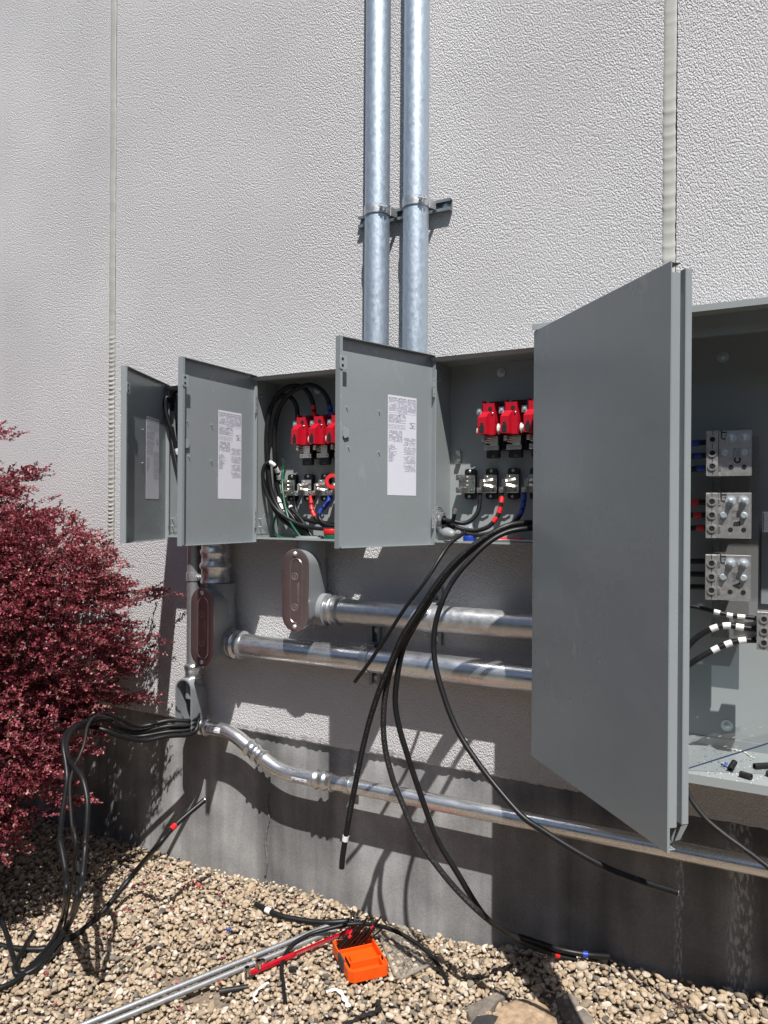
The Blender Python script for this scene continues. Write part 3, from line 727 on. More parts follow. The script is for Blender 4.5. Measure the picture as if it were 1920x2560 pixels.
# gear: backing sheet, three lettered blocks, a neutral block
b = MB(fc); b.bbox(-.168, -.050, .080, .083, 1.145, 1.712, .001); b.build('insulating_sheet', M_insul, cab)
b = MB(fc); b.bbox(-.150, -.075, .006, .0795, 1.20, 1.66, .003); b.build('standoff', M_black, cab)
b = MB(fc); b.bbox(.008, .30, .006, .020, 1.46, 1.66, .002); b.bbox(-.045, .30, .006, .020, 1.24, 1.45, .002); b.build('equipment_plate', M_cast, cab)
fy = Fr((0, 0, 0), (1, 0, 0), (0, -1, 0), (0, 0, 1))
for zc, letter in ((1.660, 'C'), (1.492, 'B'), (1.325, 'A')):
    z0_, z1_ = zc-.061, zc+.061
    b = MB(fc); b.bbox(-.1455, -.065, .168, .186, z0_, z1_, .0008); b.bbox(-.176, -.1458, .092, .200, z0_, z1_, .0012)
    for i in (-1, 0, 1): b.ring(fc(-.160, .2003, zc+.001+i*.0365), (0, -1, 0), .0075, .0112, .003, 28)
    for i in (-1, 0, 1):
        for j in range(4): b.box(-.1453, -.139, .1862, .1885, zc+i*.0365-.008+j*.0045, zc+i*.0365-.0065+j*.0045)
    b.mi = 1
    for x in (-.115, -.083):
        c = fc(x, .1862, zc+.040); b.ring(c, (0, -1, 0), .004, .0135, .0015, 28); b.lathe(c, c+Vector((0, -.020, 0)), [(.07, .0098), (.40, .0095), (.42, .0066), (.95, .0064), (1, .0045)], 6)
    for x in (-.132, -.083): c = fc(x, .1862, zc+.001); b.lathe(c, c+Vector((0, -.010, 0)), [(0, .0088), (.3, .0088), (.35, .0072), (1, .0066)], 20)
    b.mi = 2
    for i in (-1, 0, 1): c = fc(-.160, .2005, zc+.001+i*.0365); b.lathe(c, c+Vector((0, -.0012, 0)), [(0, .0074), (1, .0074)], 6)
    for x in (-.115, -.083): c = fc(x, .1864, zc-.038); b.lathe(c, c+Vector((0, -.0004, 0)), [(0, .0062), (1, .0062)], 20)
    b.mi = 3
    for za, zb in ((.0605, .0475), (.0265, .0125), (-.0105, -.0245), (-.0475, -.0590)):
        b.box(-.1608, -.1592, .2003, .2007, zc+zb, zc+za)
    rt = lambda x, z: Fr(fc(x, .1866, z), (0, 0, 1), (0, -1, 0), (-1, 0, 0))
    b.text('CT', .020, rt(-.126, zc+.036), fat=.0007); b.text(letter, .022, rt(-.092, zc-.028), fat=.0012)
    for i in range(6):
        for j in range(5):
            if random.random() < .8: b.box(-.110+i*.0028, -.109+i*.0028, .1862, .1866, zc-.010+j*.005, zc-.0065+j*.005)
    b.build('terminal_block', [M_alu, M_bolt, M_dark, M_mark], cab, smooth=35)
b = MB(fc); b.bbox(-.050, -.012, .150, .200, 1.140, 1.240, .0012); b.bbox(-.108, -.0502, .150, .158, 1.165, 1.215, .001)
for i in (-1, 0, 1): b.ring(fc(-.033, .2003, 1.190+i*.031), (0, -1, 0), .0070, .0108, .003, 28)
b.mi = 1
for i in (-1, 0, 1): c = fc(-.033, .2005, 1.190+i*.031); b.lathe(c, c+Vector((0, -.0012, 0)), [(0, .0070), (1, .0070)], 6)
b.mi = 2
for za, zb in ((.0495, .043), (.0205, .0105), (-.0105, -.0205), (-.043, -.049)): b.box(-.0338, -.0322, .2003, .2007, 1.19+zb, 1.19+za)
b.build('neutral_block', [M_alu, M_dark, M_mark], cab, smooth=35)
for x, z in ((-.148, 1.955), (-.130, .880)):
    b = MB(fc); c = fc(x, .0062, z); b.lathe(c, c+Vector((0, -.009, 0)), [(0, .0165), (.2, .0165), (.22, .0075), (.9, .0065), (1, .005)], 28)
    b.build('washer', M_bolt, cab, smooth=40)
b = MB(fc); b.box(-.040, .03, .0860, .0865, 1.447, 1.503); b.mi = 1
for i in range(8): b.box(-.034, -.034+random.uniform(.012, .026), .0867, .0869, 1.496-i*.006, 1.4966-i*.006)
b.box(-.0385, -.0365, .0867, .0869, 1.450, 1.4985)
b.text('M-17B', .0105, Fr(fc(-.029, .0868, 1.4495), (0, 0, 1), (0, -1, 0), (-1, 0, 0))) if False else None
b.build('rating_label', [M_paper, M_ink], cab)

# ------------------------------------------------------------------ conduits and fittings
def coupling(b, p0, p1, r, kind=1):
    if kind == 1: prof = [(0, r*1.02), (0, r*1.20), (.06, r*1.30), (.13, r*1.20), (.18, r*1.08), (.36, r*1.08), (.42, r*1.22), (.50, r*1.28), (.58, r*1.20), (.63, r*1.08), (.80, r*1.10), (.86, r*1.26), (.93, r*1.28), (1, r*1.06), (1, r*.98)]
    else: prof = [(0, r*1.06), (.03, r*1.12), (.07, r*1.06), (.3, r*1.04), (.34, r*1.16), (.40, r*1.18), (.46, r*1.06), (.60, r*1.04), (.64, r*1.12), (.70, r*1.15), (.76, r*1.05), (.90, r*1.05), (.94, r*1.12), (1, r*1.08)] if kind == 3 else [(0, r*1.0), (0, r*1.22), (.12, r*1.28), (.2, r*1.12), (.55, r*1.12), (.62, r*1.25), (.8, r*1.30), (.95, r*1.18), (1, r*1.0)]
    b.lathe(p0, p1, prof, 40)
def pipe(name, pts, r, m, label, cat='conduit', group=None):
    b = MB(); b.tube(pts, r, 40, caps=True); o = b.build(name, m, smooth=50); return tag(o, label, cat, group)
RB = .0445
for X, lab in ((-1.268, 'left one of the two tall upright galvanized pipes'), (-1.116, 'right one of the two tall upright galvanized pipes')):
    pts = [Vector((X, -.070, z)) for z in np.linspace(7.5, 1.74, 30)] + [Vector((X, -.070+.10*(1-math.cos(a)), 1.74-.10*math.sin(a))) for a in np.linspace(.15, 1.5, 8)]
    pipe('riser_pipe', pts, RB, M_galv, lab, 'pipe', 'upright galvanized pipes')
# horizontal strut and its clamps
def strut(p0, p1, up, label):
    """C channel, open side to the viewer"""
    p0, p1, up = Vector(p0), Vector(p1), Vector(up); ax = (p1-p0); Ln = ax.length; ax.normalize()
    fr = Fr(p0, ax, (0, -1, 0), up); b = MB(fr); h = .0205
    b.box(0, Ln, .002, .004, -h, h); b.box(0, Ln, .004, .0215, h-.0022, h); b.box(0, Ln, .004, .0215, -h, -h+.0022)
    b.box(0, Ln, .0215, .0235, h-.010, h); b.box(0, Ln, .0215, .0235, -h, -h+.010)
    b.mi = 1
    n = max(1, int(Ln/.16))
    for i in range(n+1):
        c = fr(min(Ln-.022, .025+i*(Ln-.047)/max(1, n)), .0042, 0); b.lathe(c, c+Vector((0, -.008, 0)), [(0, .0125), (.2, .0125), (.22, .008), (1, .007)], 18)
    return tag(b.build('strut_channel', [M_strut, M_bolt]), label, 'strut')
strut((-1.375, 0, 2.560), (-1.008, 0, 2.560), (0, 0, 1), 'steel strut channel running level behind the two upright pipes')
strut((-1.052, 0, 1.03), (-1.052, 0, 1.235), (-1, 0, 0), 'short upright steel strut behind the upper horizontal conduit')
strut((-1.294, 0, .865), (-1.294, 0, 1.085), (-1, 0, 0), 'short upright steel strut behind the lower of the two thick horizontal conduits')
def clamp(C_, ax, up, r, ctr, label):
    """two-piece strut strap round a pipe: C_ pipe centre, ax pipe axis, bolt sits to the 'ctr' side"""
    C_, ax = Vector(C_), Vector(ax); out = Vector((0, -1, 0)); sd = ax.cross(out).normalized()
    th = thing('pipe_clamp', C_, label, 'pipe clamp', 'strut clamps holding the pipes')
    b = MB(); n = 28; w = .016
    vs = []
    for i in range(n+1):
        a = math.pi*(-.17)+math.pi*1.34*i/n; dirv = sd*math.cos(a)+out*math.sin(a)
        for rr_, s_ in ((r+.0012, -1), (r+.0036, -1), (r+.0036, 1), (r+.0012, 1)):
            vs.append(C_+dirv*rr_+ax*(w*s_))
    fs = [(i*4+k, i*4+(k+1) % 4, (i+1)*4+(k+1) % 4, (i+1)*4+k) for i in range(n) for k in range(4)]
    b.add(vs, fs, raw=True)
    for s_ in (-1, 1):                            # legs down to the strut
        p = C_+sd*s_*(r+.002)
        q0 = p-out*.012; q1 = C_+sd*s_*(r+.010)-out*(C_.y*-1-.026)
        f_ = Fr(q0, ax, sd*s_, out); 
        b.add([q0-ax*w, q0+ax*w, q1+ax*w*.8, q1-ax*w*.8, q0-ax*w+sd*s_*.0024, q0+ax*w+sd*s_*.0024, q1+ax*w*.8+sd*s_*.0024, q1-ax*w*.8+sd*s_*.0024],
              [(0, 1, 2, 3), (7, 6, 5, 4), (0, 4, 5, 1), (1, 5, 6, 2), (2, 6, 7, 3), (3, 7, 4, 0)], raw=True)
    b.build('strap', M_galv2, th, smooth=40)
    b = MB(); dirv = (sd*ctr[0]+out*ctr[1]).normalized(); tan = ax.cross(dirv).normalized()
    base = C_+dirv*(r+.002)
    for s_ in (-1, 1):
        f_ = Fr(base+tan*s_*.0045, ax, tan, dirv)
        b.prism([(-.012, 0), (.012, 0), (.012, .012), (.006, .018), (-.006, .018), (-.012, .012)], -.0011, .0011, fr=f_)
    b.build('ear', M_galv2, th)
    b = MB(); c = base+dirv*.010; b.cyl(c-tan*.017, c+tan*.014, .0030, 10); b.lathe(c+tan*.006, c+tan*.011, [(0, .0065), (1, .0065)], 6); b.lathe(c-tan*.012, c-tan*.006, [(0, .0070), (1, .0060)], 14)
    b.build('bolt', M_bolt, th, smooth=30)
clamp((-1.268, -.070, 2.560), (0, 0, 1), 0, RB, (.75, .62), 'clamp on the left upright pipe')
clamp((-1.116, -.070, 2.560), (0, 0, 1), 0, RB, (.75, .62), 'clamp on the right upright pipe, slightly higher in the photo')
clamp((-1.052, -.072, 1.133), (1, 0, 0), 0, RB, (-.45, .8), 'clamp round the upper horizontal conduit')
clamp((-1.294, -.072, .967), (1, 0, 0), 0, RB, (.78, .55) if False else (-.85, .45), 'clamp round the lower thick horizontal conduit behind a thin cable end')
# the two thick horizontal conduits
pipe('horizontal_conduit', [Vector((x, -.072, 1.133)) for x in np.linspace(-1.455, -.606, 12)], RB, M_galv2, 'upper thick grainy galvanized conduit running level to the tall cabinet', group='thick horizontal conduits')
pipe('horizontal_conduit', [Vector((x, -.072, .967)) for x in np.linspace(-1.91, -.606, 12)], RB, M_emt, 'lower thick shiny conduit running level below the grainy one', group='thick horizontal conduits')
def fitting(p0, p1, r, label, kind=1):
    b = MB(); coupling(b, p0, p1, r, kind); return tag(b.build('conduit_coupling', M_cpl, smooth=50), label, 'coupling', 'plated conduit couplings')
fitting((-1.474, -.072, 1.133), (-1.402, -.072, 1.133), RB*.98, 'plated coupling joining the upper elbow to the grainy conduit')
fitting((-1.924, -.072, .967), (-1.852, -.072, .967), RB*.98, 'plated coupling joining the left elbow to the shiny conduit')
fitting((-1.992, -.080, 1.205), (-1.992, -.080, 1.388), .0540, 'big upright plated coupling under the box, above the left elbow', 3)
# lower conduit with offset bends
def bend_path():
    P = [(-2.075, .617), (-2.02, .617), (-1.965, .617), (-1.925, .612), (-1.88, .597), (-1.84, .577), (-1.79, .553), (-1.745, .531), (-1.70, .513), (-1.66, .503), (-1.62, .499), (-1.56, .4985), (-1.50, .4995), (-1.40, .502)]
    return crom([Vector((x, -.070, z)) for x, z in P], 6)
bp_ = bend_path()
pipe('offset_conduit', bp_, .0279, M_emt, 'short S-bent shiny conduit stepping down from the open elbow')
pipe('low_conduit', [Vector((x, -.070, .5025+(x+1.4)*.0105)) for x in np.linspace(-1.46, 1.5, 20)], .0279, M_emt, 'long thin shiny conduit running level along the concrete base')
RC = .0279
fitting((-2.103, -.070, .617), (-2.032, -.070, .617), RC, 'small plated coupling on the open elbow by the white sticker')
fitting((-1.828, -.070, .571), (-1.752, -.070, .534), RC, 'small plated coupling halfway down the S bend')
fitting((-1.514, -.070, .499), (-1.432, -.070, .5015), RC, 'small plated coupling at the foot of the S bend')
for (x, z, a, tx, lab) in ((-1.985, .617, 0, .040, 'upper'), (-1.570, .4985, 0, .036, 'lower')):
    b = MB(); n = 8; vs = []
    for i in range(n+1):
        an = R(-12+44*i/n) if lab == 'upper' else R(-38+44*i/n)
        for s_ in (0, 1): vs.append(Vector((x-.034+.068*s_, -.070-math.cos(an)*(RC+.0006), z+math.sin(an)*(RC+.0006)+(0 if lab == 'upper' else .0))))
    b.add(vs, [(i*2, i*2+1, i*2+3, i*2+2) for i in range(n)], raw=True); b.mi = 1
    for i in range(3):
        for j in range(3):
            if (i+j) % 2 == 0 or j < 1: 
                an = R((-2 if lab == 'upper' else -28)+i*11); an2 = an+R(5)
                xx_ = x-.030+j*.019
                b.add([Vector((xx_, -.070-math.cos(q)*(RC+.0009), z+math.sin(q)*(RC+.0009))) for q in (an, an2)]+[Vector((xx_+.013, -.070-math.cos(q)*(RC+.0009), z+math.sin(q)*(RC+.0009))) for q in (an2, an)], [(0, 1, 2, 3)], raw=True)
    tag(b.build('sticker', [M_paper, M_inkg], smooth=60), 'small printed white sticker on the %s end of the S-bent conduit' % lab, 'sticker', 'stickers on the bent conduit')
# one-hole strap on the low conduit
th = thing('conduit_strap', (-1.34, -.02, .50), 'small one-hole strap with a raised tab holding the low conduit to the concrete', 'conduit strap')
b = MB(); vs = []; n = 20
for i in range(n+1):
    a = R(-60+240*i/n)
    for rr_, s_ in ((RC+.001, -1), (RC+.004, -1), (RC+.004, 1), (RC+.001, 1)): vs.append(Vector((-1.372+s_*.011, -.070-math.sin(a)*rr_, .503+math.cos(a)*rr_)))
b.add(vs, [(i*4+k, i*4+(k+1) % 4, (i+1)*4+(k+1) % 4, (i+1)*4+k) for i in range(n) for k in range(4)], raw=True)
b.build('band', M_cpl, th, smooth=40)
b = MB(Fr((-1.360, 0, .53), (1, 0, 0), (0, -1, 0), (0, 0, 1)))
b.prism([(-.012, -.02), (.012, -.02), (.012, .030), (.007, .042), (-.007, .042), (-.012, .030)], .030, .034); b.mi = 1; bolt(b, b.fr(0, .034, .026), .005, .004)
b.build('tab', [M_cpl, M_bolt], th)
# thin upright conduit on the left with its clamp and coupling
pipe('thin_riser', [Vector((-2.115, -.070, z)) for z in np.linspace(1.386, .84, 8)], .0279, M_rod, 'thin dull upright conduit dropping from the far left box')
fitting((-2.115, -.070, .806), (-2.115, -.070, .868), .0292, 'small upright coupling on top of the open elbow', 2)
clamp((-2.115, -.070, 1.225), (0, 0, 1), 0, .0279, (1.0, .15), 'small clamp on the thin upright conduit at left')
def stadium(cx, cz, w, h, n=12):
    r = w/2; P = []
    for i in range(n+1): a = math.pi*i/n; P.append((cx+r*math.cos(a), cz+h/2-r+r*math.sin(a)))
    for i in range(n+1): a = math.pi+math.pi*i/n; P.append((cx+r*math.cos(a), cz-h/2+r+r*math.sin(a)))
    return P
def elbow(cx, cz, w, h, df, dpipe, hubr, hubtop, hz, hx, label, cover=True):
    th = thing('conduit_elbow', (cx, 0, cz-h/2), label, 'conduit elbow', 'cast grey conduit elbows')
    n = 12; S = [(df-.0045, 0.0, 1.0, 0), (df-.022, 0.0, 1.0, 0), (df-.060, .0, .985, .012), (dpipe-.01, .0, .93, .02), (.030, 0, .74, .03)]
    fr = fc; b = MB(fr); rings = []
    for d, _, s_, cut in S:
        P = stadium(0, 0, w*s_, h*s_, n)
        rings.append([(cx+x, d, cz+z+(cut if z < 0 else -cut*.3)) for x, z in P])
    m = len(rings[0]); vs = [p for r_ in rings for p in r_]
    fs = [(i*m+k, (i+1)*m+k, (i+1)*m+(k+1) % m, i*m+(k+1) % m) for i in range(len(rings)-1) for k in range(m)]
    fs.append(tuple((len(rings)-1)*m+k for k in range(m)))
    if cover: fs.append(tuple(reversed(range(m))))
    else:                                        # hollow: inner wall and dark throat
        inner = [[(cx+x, d, cz+z) for x, z in stadium(0, 0, w*s_-.012, h*s_-.012, n)] for d, s_ in ((df-.0045, 1.0), (df-.050, .97), (.045, .80))]
        o_ = len(vs); vs += [p for r_ in inner for p in r_]
        fs += [(k, (k+1) % m, o_+(k+1) % m, o_+k) for k in range(m)]
        fs += [(o_+i*m+k, o_+i*m+(k+1) % m, o_+(i+1)*m+(k+1) % m, o_+(i+1)*m+k) for i in range(2) for k in range(m)]
        fs.append(tuple(reversed([o_+2*m+k for k in range(m)])))
    b.add(vs, fs)
    b.lathe((cx, -dpipe, cz+h/2-.11*(h/.3)), (cx, -dpipe, hubtop), [(0, hubr*.96), (.55, hubr*1.0), (.56, hubr*1.06), (1, hubr*1.06)], 40)
    b.lathe((cx+w*.22, -dpipe, hz), (hx, -dpipe, hz), [(0, hubr*1.05), (.35, hubr*1.02), (.45, hubr*1.10), (1, hubr*1.08)], 40)
    b.build('casting', M_cast, th, smooth=38)
    if cover:
        b = MB(fr); P0 = stadium(cx, cz, w+.004, h+.004, 16); P1 = stadium(cx, cz, w-.004, h-.004, 16)
        m = len(P0); y1 = df
        vs = [(x, df-.0044, z) for x, z in P0]+[(x, df-.0015, z) for x, z in P0]+[(x, df, z) for x, z in P1]
        Pa = stadium(cx+.004, cz-.002, w*.52, h*.80, 16); Pb = stadium(cx+.004, cz-.002, w*.46, h*.785, 16); Pc = stadium(cx+.004, cz-.002, w*.40, h*.77, 16)
        vs += [(x, df, z) for x, z in Pa]+[(x, df+.0030, z) for x, z in Pb]+[(x, df+.0002, z) for x, z in Pc]
        fs = [(i*m+k, i*m+(k+1) % m, (i+1)*m+(k+1) % m, (i+1)*m+k) for i in range(5) for k in range(m)]
        fs.append(tuple(reversed(range(m)))); fs.append(tuple(5*m+k for k in range(m)))
        b.add(vs, fs); cv = b.build('cover', M_cover, th, smooth=25)
        for s_ in (-1, 1):
            b = MB(fr); c = fr(cx, df+.0002, cz+s_*(h/2-.016)); b.lathe(c, c+Vector((0, -.007, 0)), [(0, .0085), (.4, .0085), (.7, .007), (1, .004)], 16)
            b.build('cover_screw', M_bolt, cv, smooth=30)
        b = MB(fr)
        rt = lambda x, z: Fr(fr(x, df+.0010, z), (0, 0, 1), (0, -1, 0), (-1, 0, 0))
        b.text('2 1/2"-3"COVER', .0118, rt(cx+.0195, cz-.052))
        for zz, tx in ((-.062, 'UL'), (.050, 'SA')):
            b.text(tx, .014, rt(cx+.004, cz+zz-.0095)); c = fr(cx-.001, df+.0004, cz+zz); b.ring(c, (0, -1, 0), .0115, .0128, .0008, 24)
        b.build('embossed_lettering', M_emb, cv)
    return th
elbow(-1.536, 1.2105, .110, .295, .180, .072, .0545, 1.388, 1.133, -1.462, 'upper cast grey conduit elbow with an oval brownish steel cover')
elbow(-1.972, 1.042, .112, .300, .180, .072, .0560, 1.206, .967, -1.912, 'left cast grey conduit elbow with a dark reddish oval cover')
elbow(-2.112, .698, .088, .238, .135, .070, .0345, .808, .617, -2.094, 'lowest cast grey conduit elbow, open without its cover, cables hanging out', cover=False)

# ------------------------------------------------------------------ cables
def cable(name, pts, r, label, cat='cable', group=None, tapes=(), m=None, seg=12, n=8, core=None, prints=False):
    """pts: world points. tapes: (start 0..1, end, material, part name)"""
    P = crom(pts, n); m = m or M_cable
    cum = [0]
    for i in range(1, len(P)): cum.append(cum[-1]+(P[i]-P[i-1]).length)
    tot = cum[-1]
    def pos(t):
        s_ = t*tot
        for i in range(1, len(P)):
            if cum[i] >= s_: return P[i-1].lerp(P[i], (s_-cum[i-1])/max(1e-9, cum[i]-cum[i-1]))
        return P[-1]
    if not tapes and not core and not prints:
        b = MB(); b.tube(P, r, seg); return tag(b.build(name, m, smooth=60), label, cat, group)
    th = thing(name, P[0], label, cat, group)
    jb = MB(); jb.tube(P, r, seg)
    for (a, c, tm, pn) in tapes:
        b = MB(); b.tube([pos(a+(c-a)*k/5) for k in range(6)], r*1.10+.0003, seg); b.build(pn, tm, th, smooth=60)
    if core:
        d = (P[-1]-P[-2]).normalized(); b = MB(); b.cyl(P[-1]-d*.001, P[-1]+d*core, r*.86, 14); b.build('bare_end', M_cup, th, smooth=40)
    if prints:
        b = jb; b.mi = 1; rr = random.Random(int(r*1e5))
        side = (CAM-pos(.3)).normalized()
        t_ = .12
        while t_ < .9:
            p, q = pos(t_), pos(t_+.0032); d = (q-p).normalized(); s_ = (side-d*side.dot(d)).normalized(); up = d.cross(s_)
            if rr.random() < .7:
                o_ = s_*(r+.0004); h = up*.0012
                b.add([p+o_-h, q+o_-h, q+o_+h, p+o_+h], [(0, 1, 2, 3)], raw=True)
            t_ += .0070
    jb.build('jacket', [m, M_inkp], th, smooth=60)
    return th
M_inkp = mat('pale_print', (.055, .055, .055), .6)
z6 = lambda x, y: (800+x*.36166, 1250+y*.36166)
def path(l, conv=lambda x, y: (x, y)):
    return [at(*conv(x, y), d) for x, y, d in l]
HG = 'loose black cables hanging from the right enclosure'
cable('hanging_cable', path([(1000, 225, .17), (965, 250, .20), (900, 300, .24), (830, 400, .29), (730, 560, .33), (600, 730, .35), (470, 930, .36), (350, 1110, .36), (240, 1258, .36)], z6), .0062,
      'thinnest and shortest hanging cable, its cut end in front of the shiny conduit', group=HG)
START = [(1560, 150, .20), (1465, 160, .27)]
cable('hanging_cable', path([(1600, 175, .16), (1465, 158, .25), (1290, 182, .31), (1100, 285, .35), (950, 410, .38), (820, 560, .40), (715, 715, .41), (620, 860, .42), (555, 970, .42), (500, 1100, .42), (420, 1290, .43), (350, 1500, .43), (300, 1700, .43), (262, 1880, .43), (230, 2040, .43), (205, 2170, .43), (160, 2440, .43), (150, 2545, .43)], z6), .0088,
      'hanging cable with one white tape band near its straight cut end', group=HG, tapes=[(.925, .937, M_whitet, 'white_tape')], prints=True)
cable('hanging_cable', path([(1600, 205, .16), (1465, 190, .24), (1290, 215, .29), (1110, 300, .33), (960, 425, .36), (830, 575, .38), (728, 730, .39), (640, 870, .40), (560, 1000, .40), (500, 1130, .40), (458, 1300, .40), (438, 1500, .40), (448, 1700, .40), (500, 1920, .40), (560, 2075, .40)], z6)
      + path([(1047, 2100, .40), (1098, 2172, .39), (1148, 2231, .37), (1205, 2286, .35), (1262, 2330, .24), (1321, 2362, .13), (1382, 2384, .060), (1440, 2396, .030)]), .0088,
      'longest hanging cable, curving right to a red taped end on the gravel', group=HG, tapes=[(.966, .974, M_redt, 'red_tape')], prints=True, m=M_cabled)
cable('hanging_cable', path([(1600, 190, .13), (1465, 172, .22), (1290, 196, .28), (1110, 292, .31), (960, 420, .34), (840, 570, .36), (745, 720, .37), (660, 860, .38), (600, 970, .38), (560, 1080, .38), (530, 1250, .38), (520, 1400, .38), (545, 1560, .38), (600, 1750, .38), (700, 2050, .37)], z6)
      + path([(1094, 2100, .36), (1144, 2184, .35), (1191, 2262, .33), (1224, 2302, .31), (1275, 2332, .20), (1330, 2352, .11), (1400, 2374, .055), (1469, 2387, .030), (1526, 2392, .022)]), .0088,
      'long hanging cable ending in a blue taped tip against the dark concrete', group=HG, tapes=[(.960, .967, M_bluet, 'blue_tape')])
cable('hanging_cable', path([(1600, 200, .20), (1465, 195, .29), (1295, 222, .34), (1150, 305, .38), (1000, 455, .42), (905, 580, .44), (842, 710, .46), (800, 850, .47), (786, 1000, .48), (800, 1150, .49), (842, 1310, .50), (900, 1480, .51), (975, 1640, .52), (1080, 1800, .53), (1200, 1960, .54)], z6)
      + path([(1304, 2039, .56), (1360, 2078, .57), (1421, 2117, .58), (1480, 2151, .59), (1540, 2180, .60), (1612, 2206, .61), (1697, 2232, .62)]), .0078,
      'hanging cable swinging far out to the right in the air below the cabinet door', group=HG, core=.001)
cable('trailing_cable', path([(1660, 1880, .28), (1690, 1915, .31), (1712, 1962, .34), (1729, 2000, .35), (1764, 2046, .36), (1808, 2084, .37), (1860, 2122, .38), (1925, 2171, .40), (2010, 2240, .42)]), .0062,
      'thin grey-black cable hanging below the large cabinet at the right edge', m=M_cabled)
# conductors inside the enclosures
zc6 = lambda x, y: (1060+x*.18991, 960+y*.18991)
CG = 'conductors inside the right enclosure'
cable('conductor', path([(735, 1400, .050), (735, 1500, .055), (728, 1600, .060), (700, 1700, .068), (620, 1795, .080), (520, 1832, .090), (400, 1812, .100), (290, 1795, .105), (180, 1790, .105), (60, 1790, .105)], zc6), .0075, 'plain black conductor from the second lug of the right box', group=CG)
cable('conductor', path([(1022, 1400, .050), (1022, 1500, .056), (1015, 1570, .062), (985, 1700, .070), (925, 1800, .080), (845, 1880, .088), (700, 1930, .095), (560, 1925, .098), (430, 1890, .100), (300, 1855, .100), (180, 1845, .100), (60, 1845, .1)], zc6), .0075, 'conductor with three red tape bands in the right box', group=CG,
      tapes=[(.065, .125, M_redt, 'red_tape'), (.165, .225, M_redt, 'red_tape'), (.27, .325, M_redt, 'red_tape')])
cable('conductor', path([(1320, 1400, .050), (1320, 1480, .056), (1310, 1570, .062), (1280, 1690, .072), (1215, 1790, .085), (1090, 1880, .095), (900, 1960, .10), (700, 1990, .105), (500, 1960, .108), (330, 1900, .105), (180, 1865, .100), (60, 1860, .1)], zc6), .0075, 'conductor with blue tape bands in the right box', group=CG,
      tapes=[(.035, .085, M_bluet, 'blue_tape'), (.10, .145, M_bluet, 'blue_tape'), (.16, .205, M_bluet, 'blue_tape')])
cable('cable_stub', path([(300, 1800, .115), (355, 1815, .120), (385, 1785, .125), (396, 1735, .130), (402, 1705, .132)], zc6), .0068, 'short cable stub pointing up with bright bare strands', 'cable stub', core=.016)
# locknut and bushing on the left side of box 3, duct seal below
th = thing('conduit_bushing', f3(0, .105, .063), 'large hexagonal plated locknut and bushing on the left side of the right box', 'bushing')
c = f3(.0025, .100, .066)
b = MB(); b.ring(c, (1, 0, 0), .024, .037, .008, 6); b.ring(c+Vector((.009, 0, 0)), (1, 0, 0), .024, .033, .010, 10); b.build('locknut', M_cpl, th)
b = MB()
for r_ in (.040, .047, .053): b.ring(c+Vector((-.0005, 0, 0)), (1, 0, 0), r_-.0015, r_, .0015, 36)
b.build('knockout_ring', M_paint, th, smooth=40)
b = MB(); b.lathe(c+Vector((.001, 0, 0)), c+Vector((.002, 0, 0)), [(0, .0235), (1, .0235)], 24); b.build('throat', M_dark, th)
# offcut lump the thin cable hangs from
b = MB(); P = path([(260, 1960, .13), (330, 1975, .145), (400, 1985, .15), (440, 1965, .155), (470, 1950, .158)], zc6)
b.tube(crom(P, 4), [.014, .018, .020, .021, .020, .018, .017, .015, .013, .012, .010, .010, .010, .010, .009, .008, .007], 12)
tag(b.build('sealing_putty', M_cast, smooth=60), 'grey lump of sealing putty in the lower left corner of the right box', 'putty')
def roll(c, ax, r, h, m, label):
    b = MB(); c = Vector(c); ax = Vector(ax).normalized(); b.lathe(c, c+ax*h, [(0, r*.55), (0, r*.97), (.06, r), (.94, r), (1, r*.97), (1, r*.55), (0, r*.55)], 28, caps=False)
    return tag(b.build('tape_roll', m, smooth=40), label, 'tape roll', 'rolls of coloured tape in the boxes')
roll(f3(.112, .100, .004), (0, 0, 1), .021, .019, M_bluet, 'blue tape roll on the floor of the right box')
roll(f2(.316, .105, .003), (0, 0, 1), .028, .020, M_green, 'dark green tape roll under the red one in the middle box')
roll(f2(.316, .105, .0235), (0, 0, 1), .030, .019, M_redt, 'red tape roll on the green one in the middle box')
roll(f2(.318, .105, .212), (.55, -.8, .1), .028, .018, M_redt, 'red tape roll hanging upright near the lugs of the middle box')
th = thing('hand_tool', f3(.30, .11, .005), 'red handled tool with a grey flat blade on the floor of the right box', 'hand tool')
b = MB(f3); b.bbox(.185, .400, .128, .146, .0085, .0150, .001); b.build('blade', M_galv2, th)
b = MB(f3); b.bbox(.205, .300, .085, .1265, .0045, .0200, .006); b.bbox(.30, .40, .085, .1265, .0045, .0110, .004); b.build('handle', M_redt, th, bevel=.003)
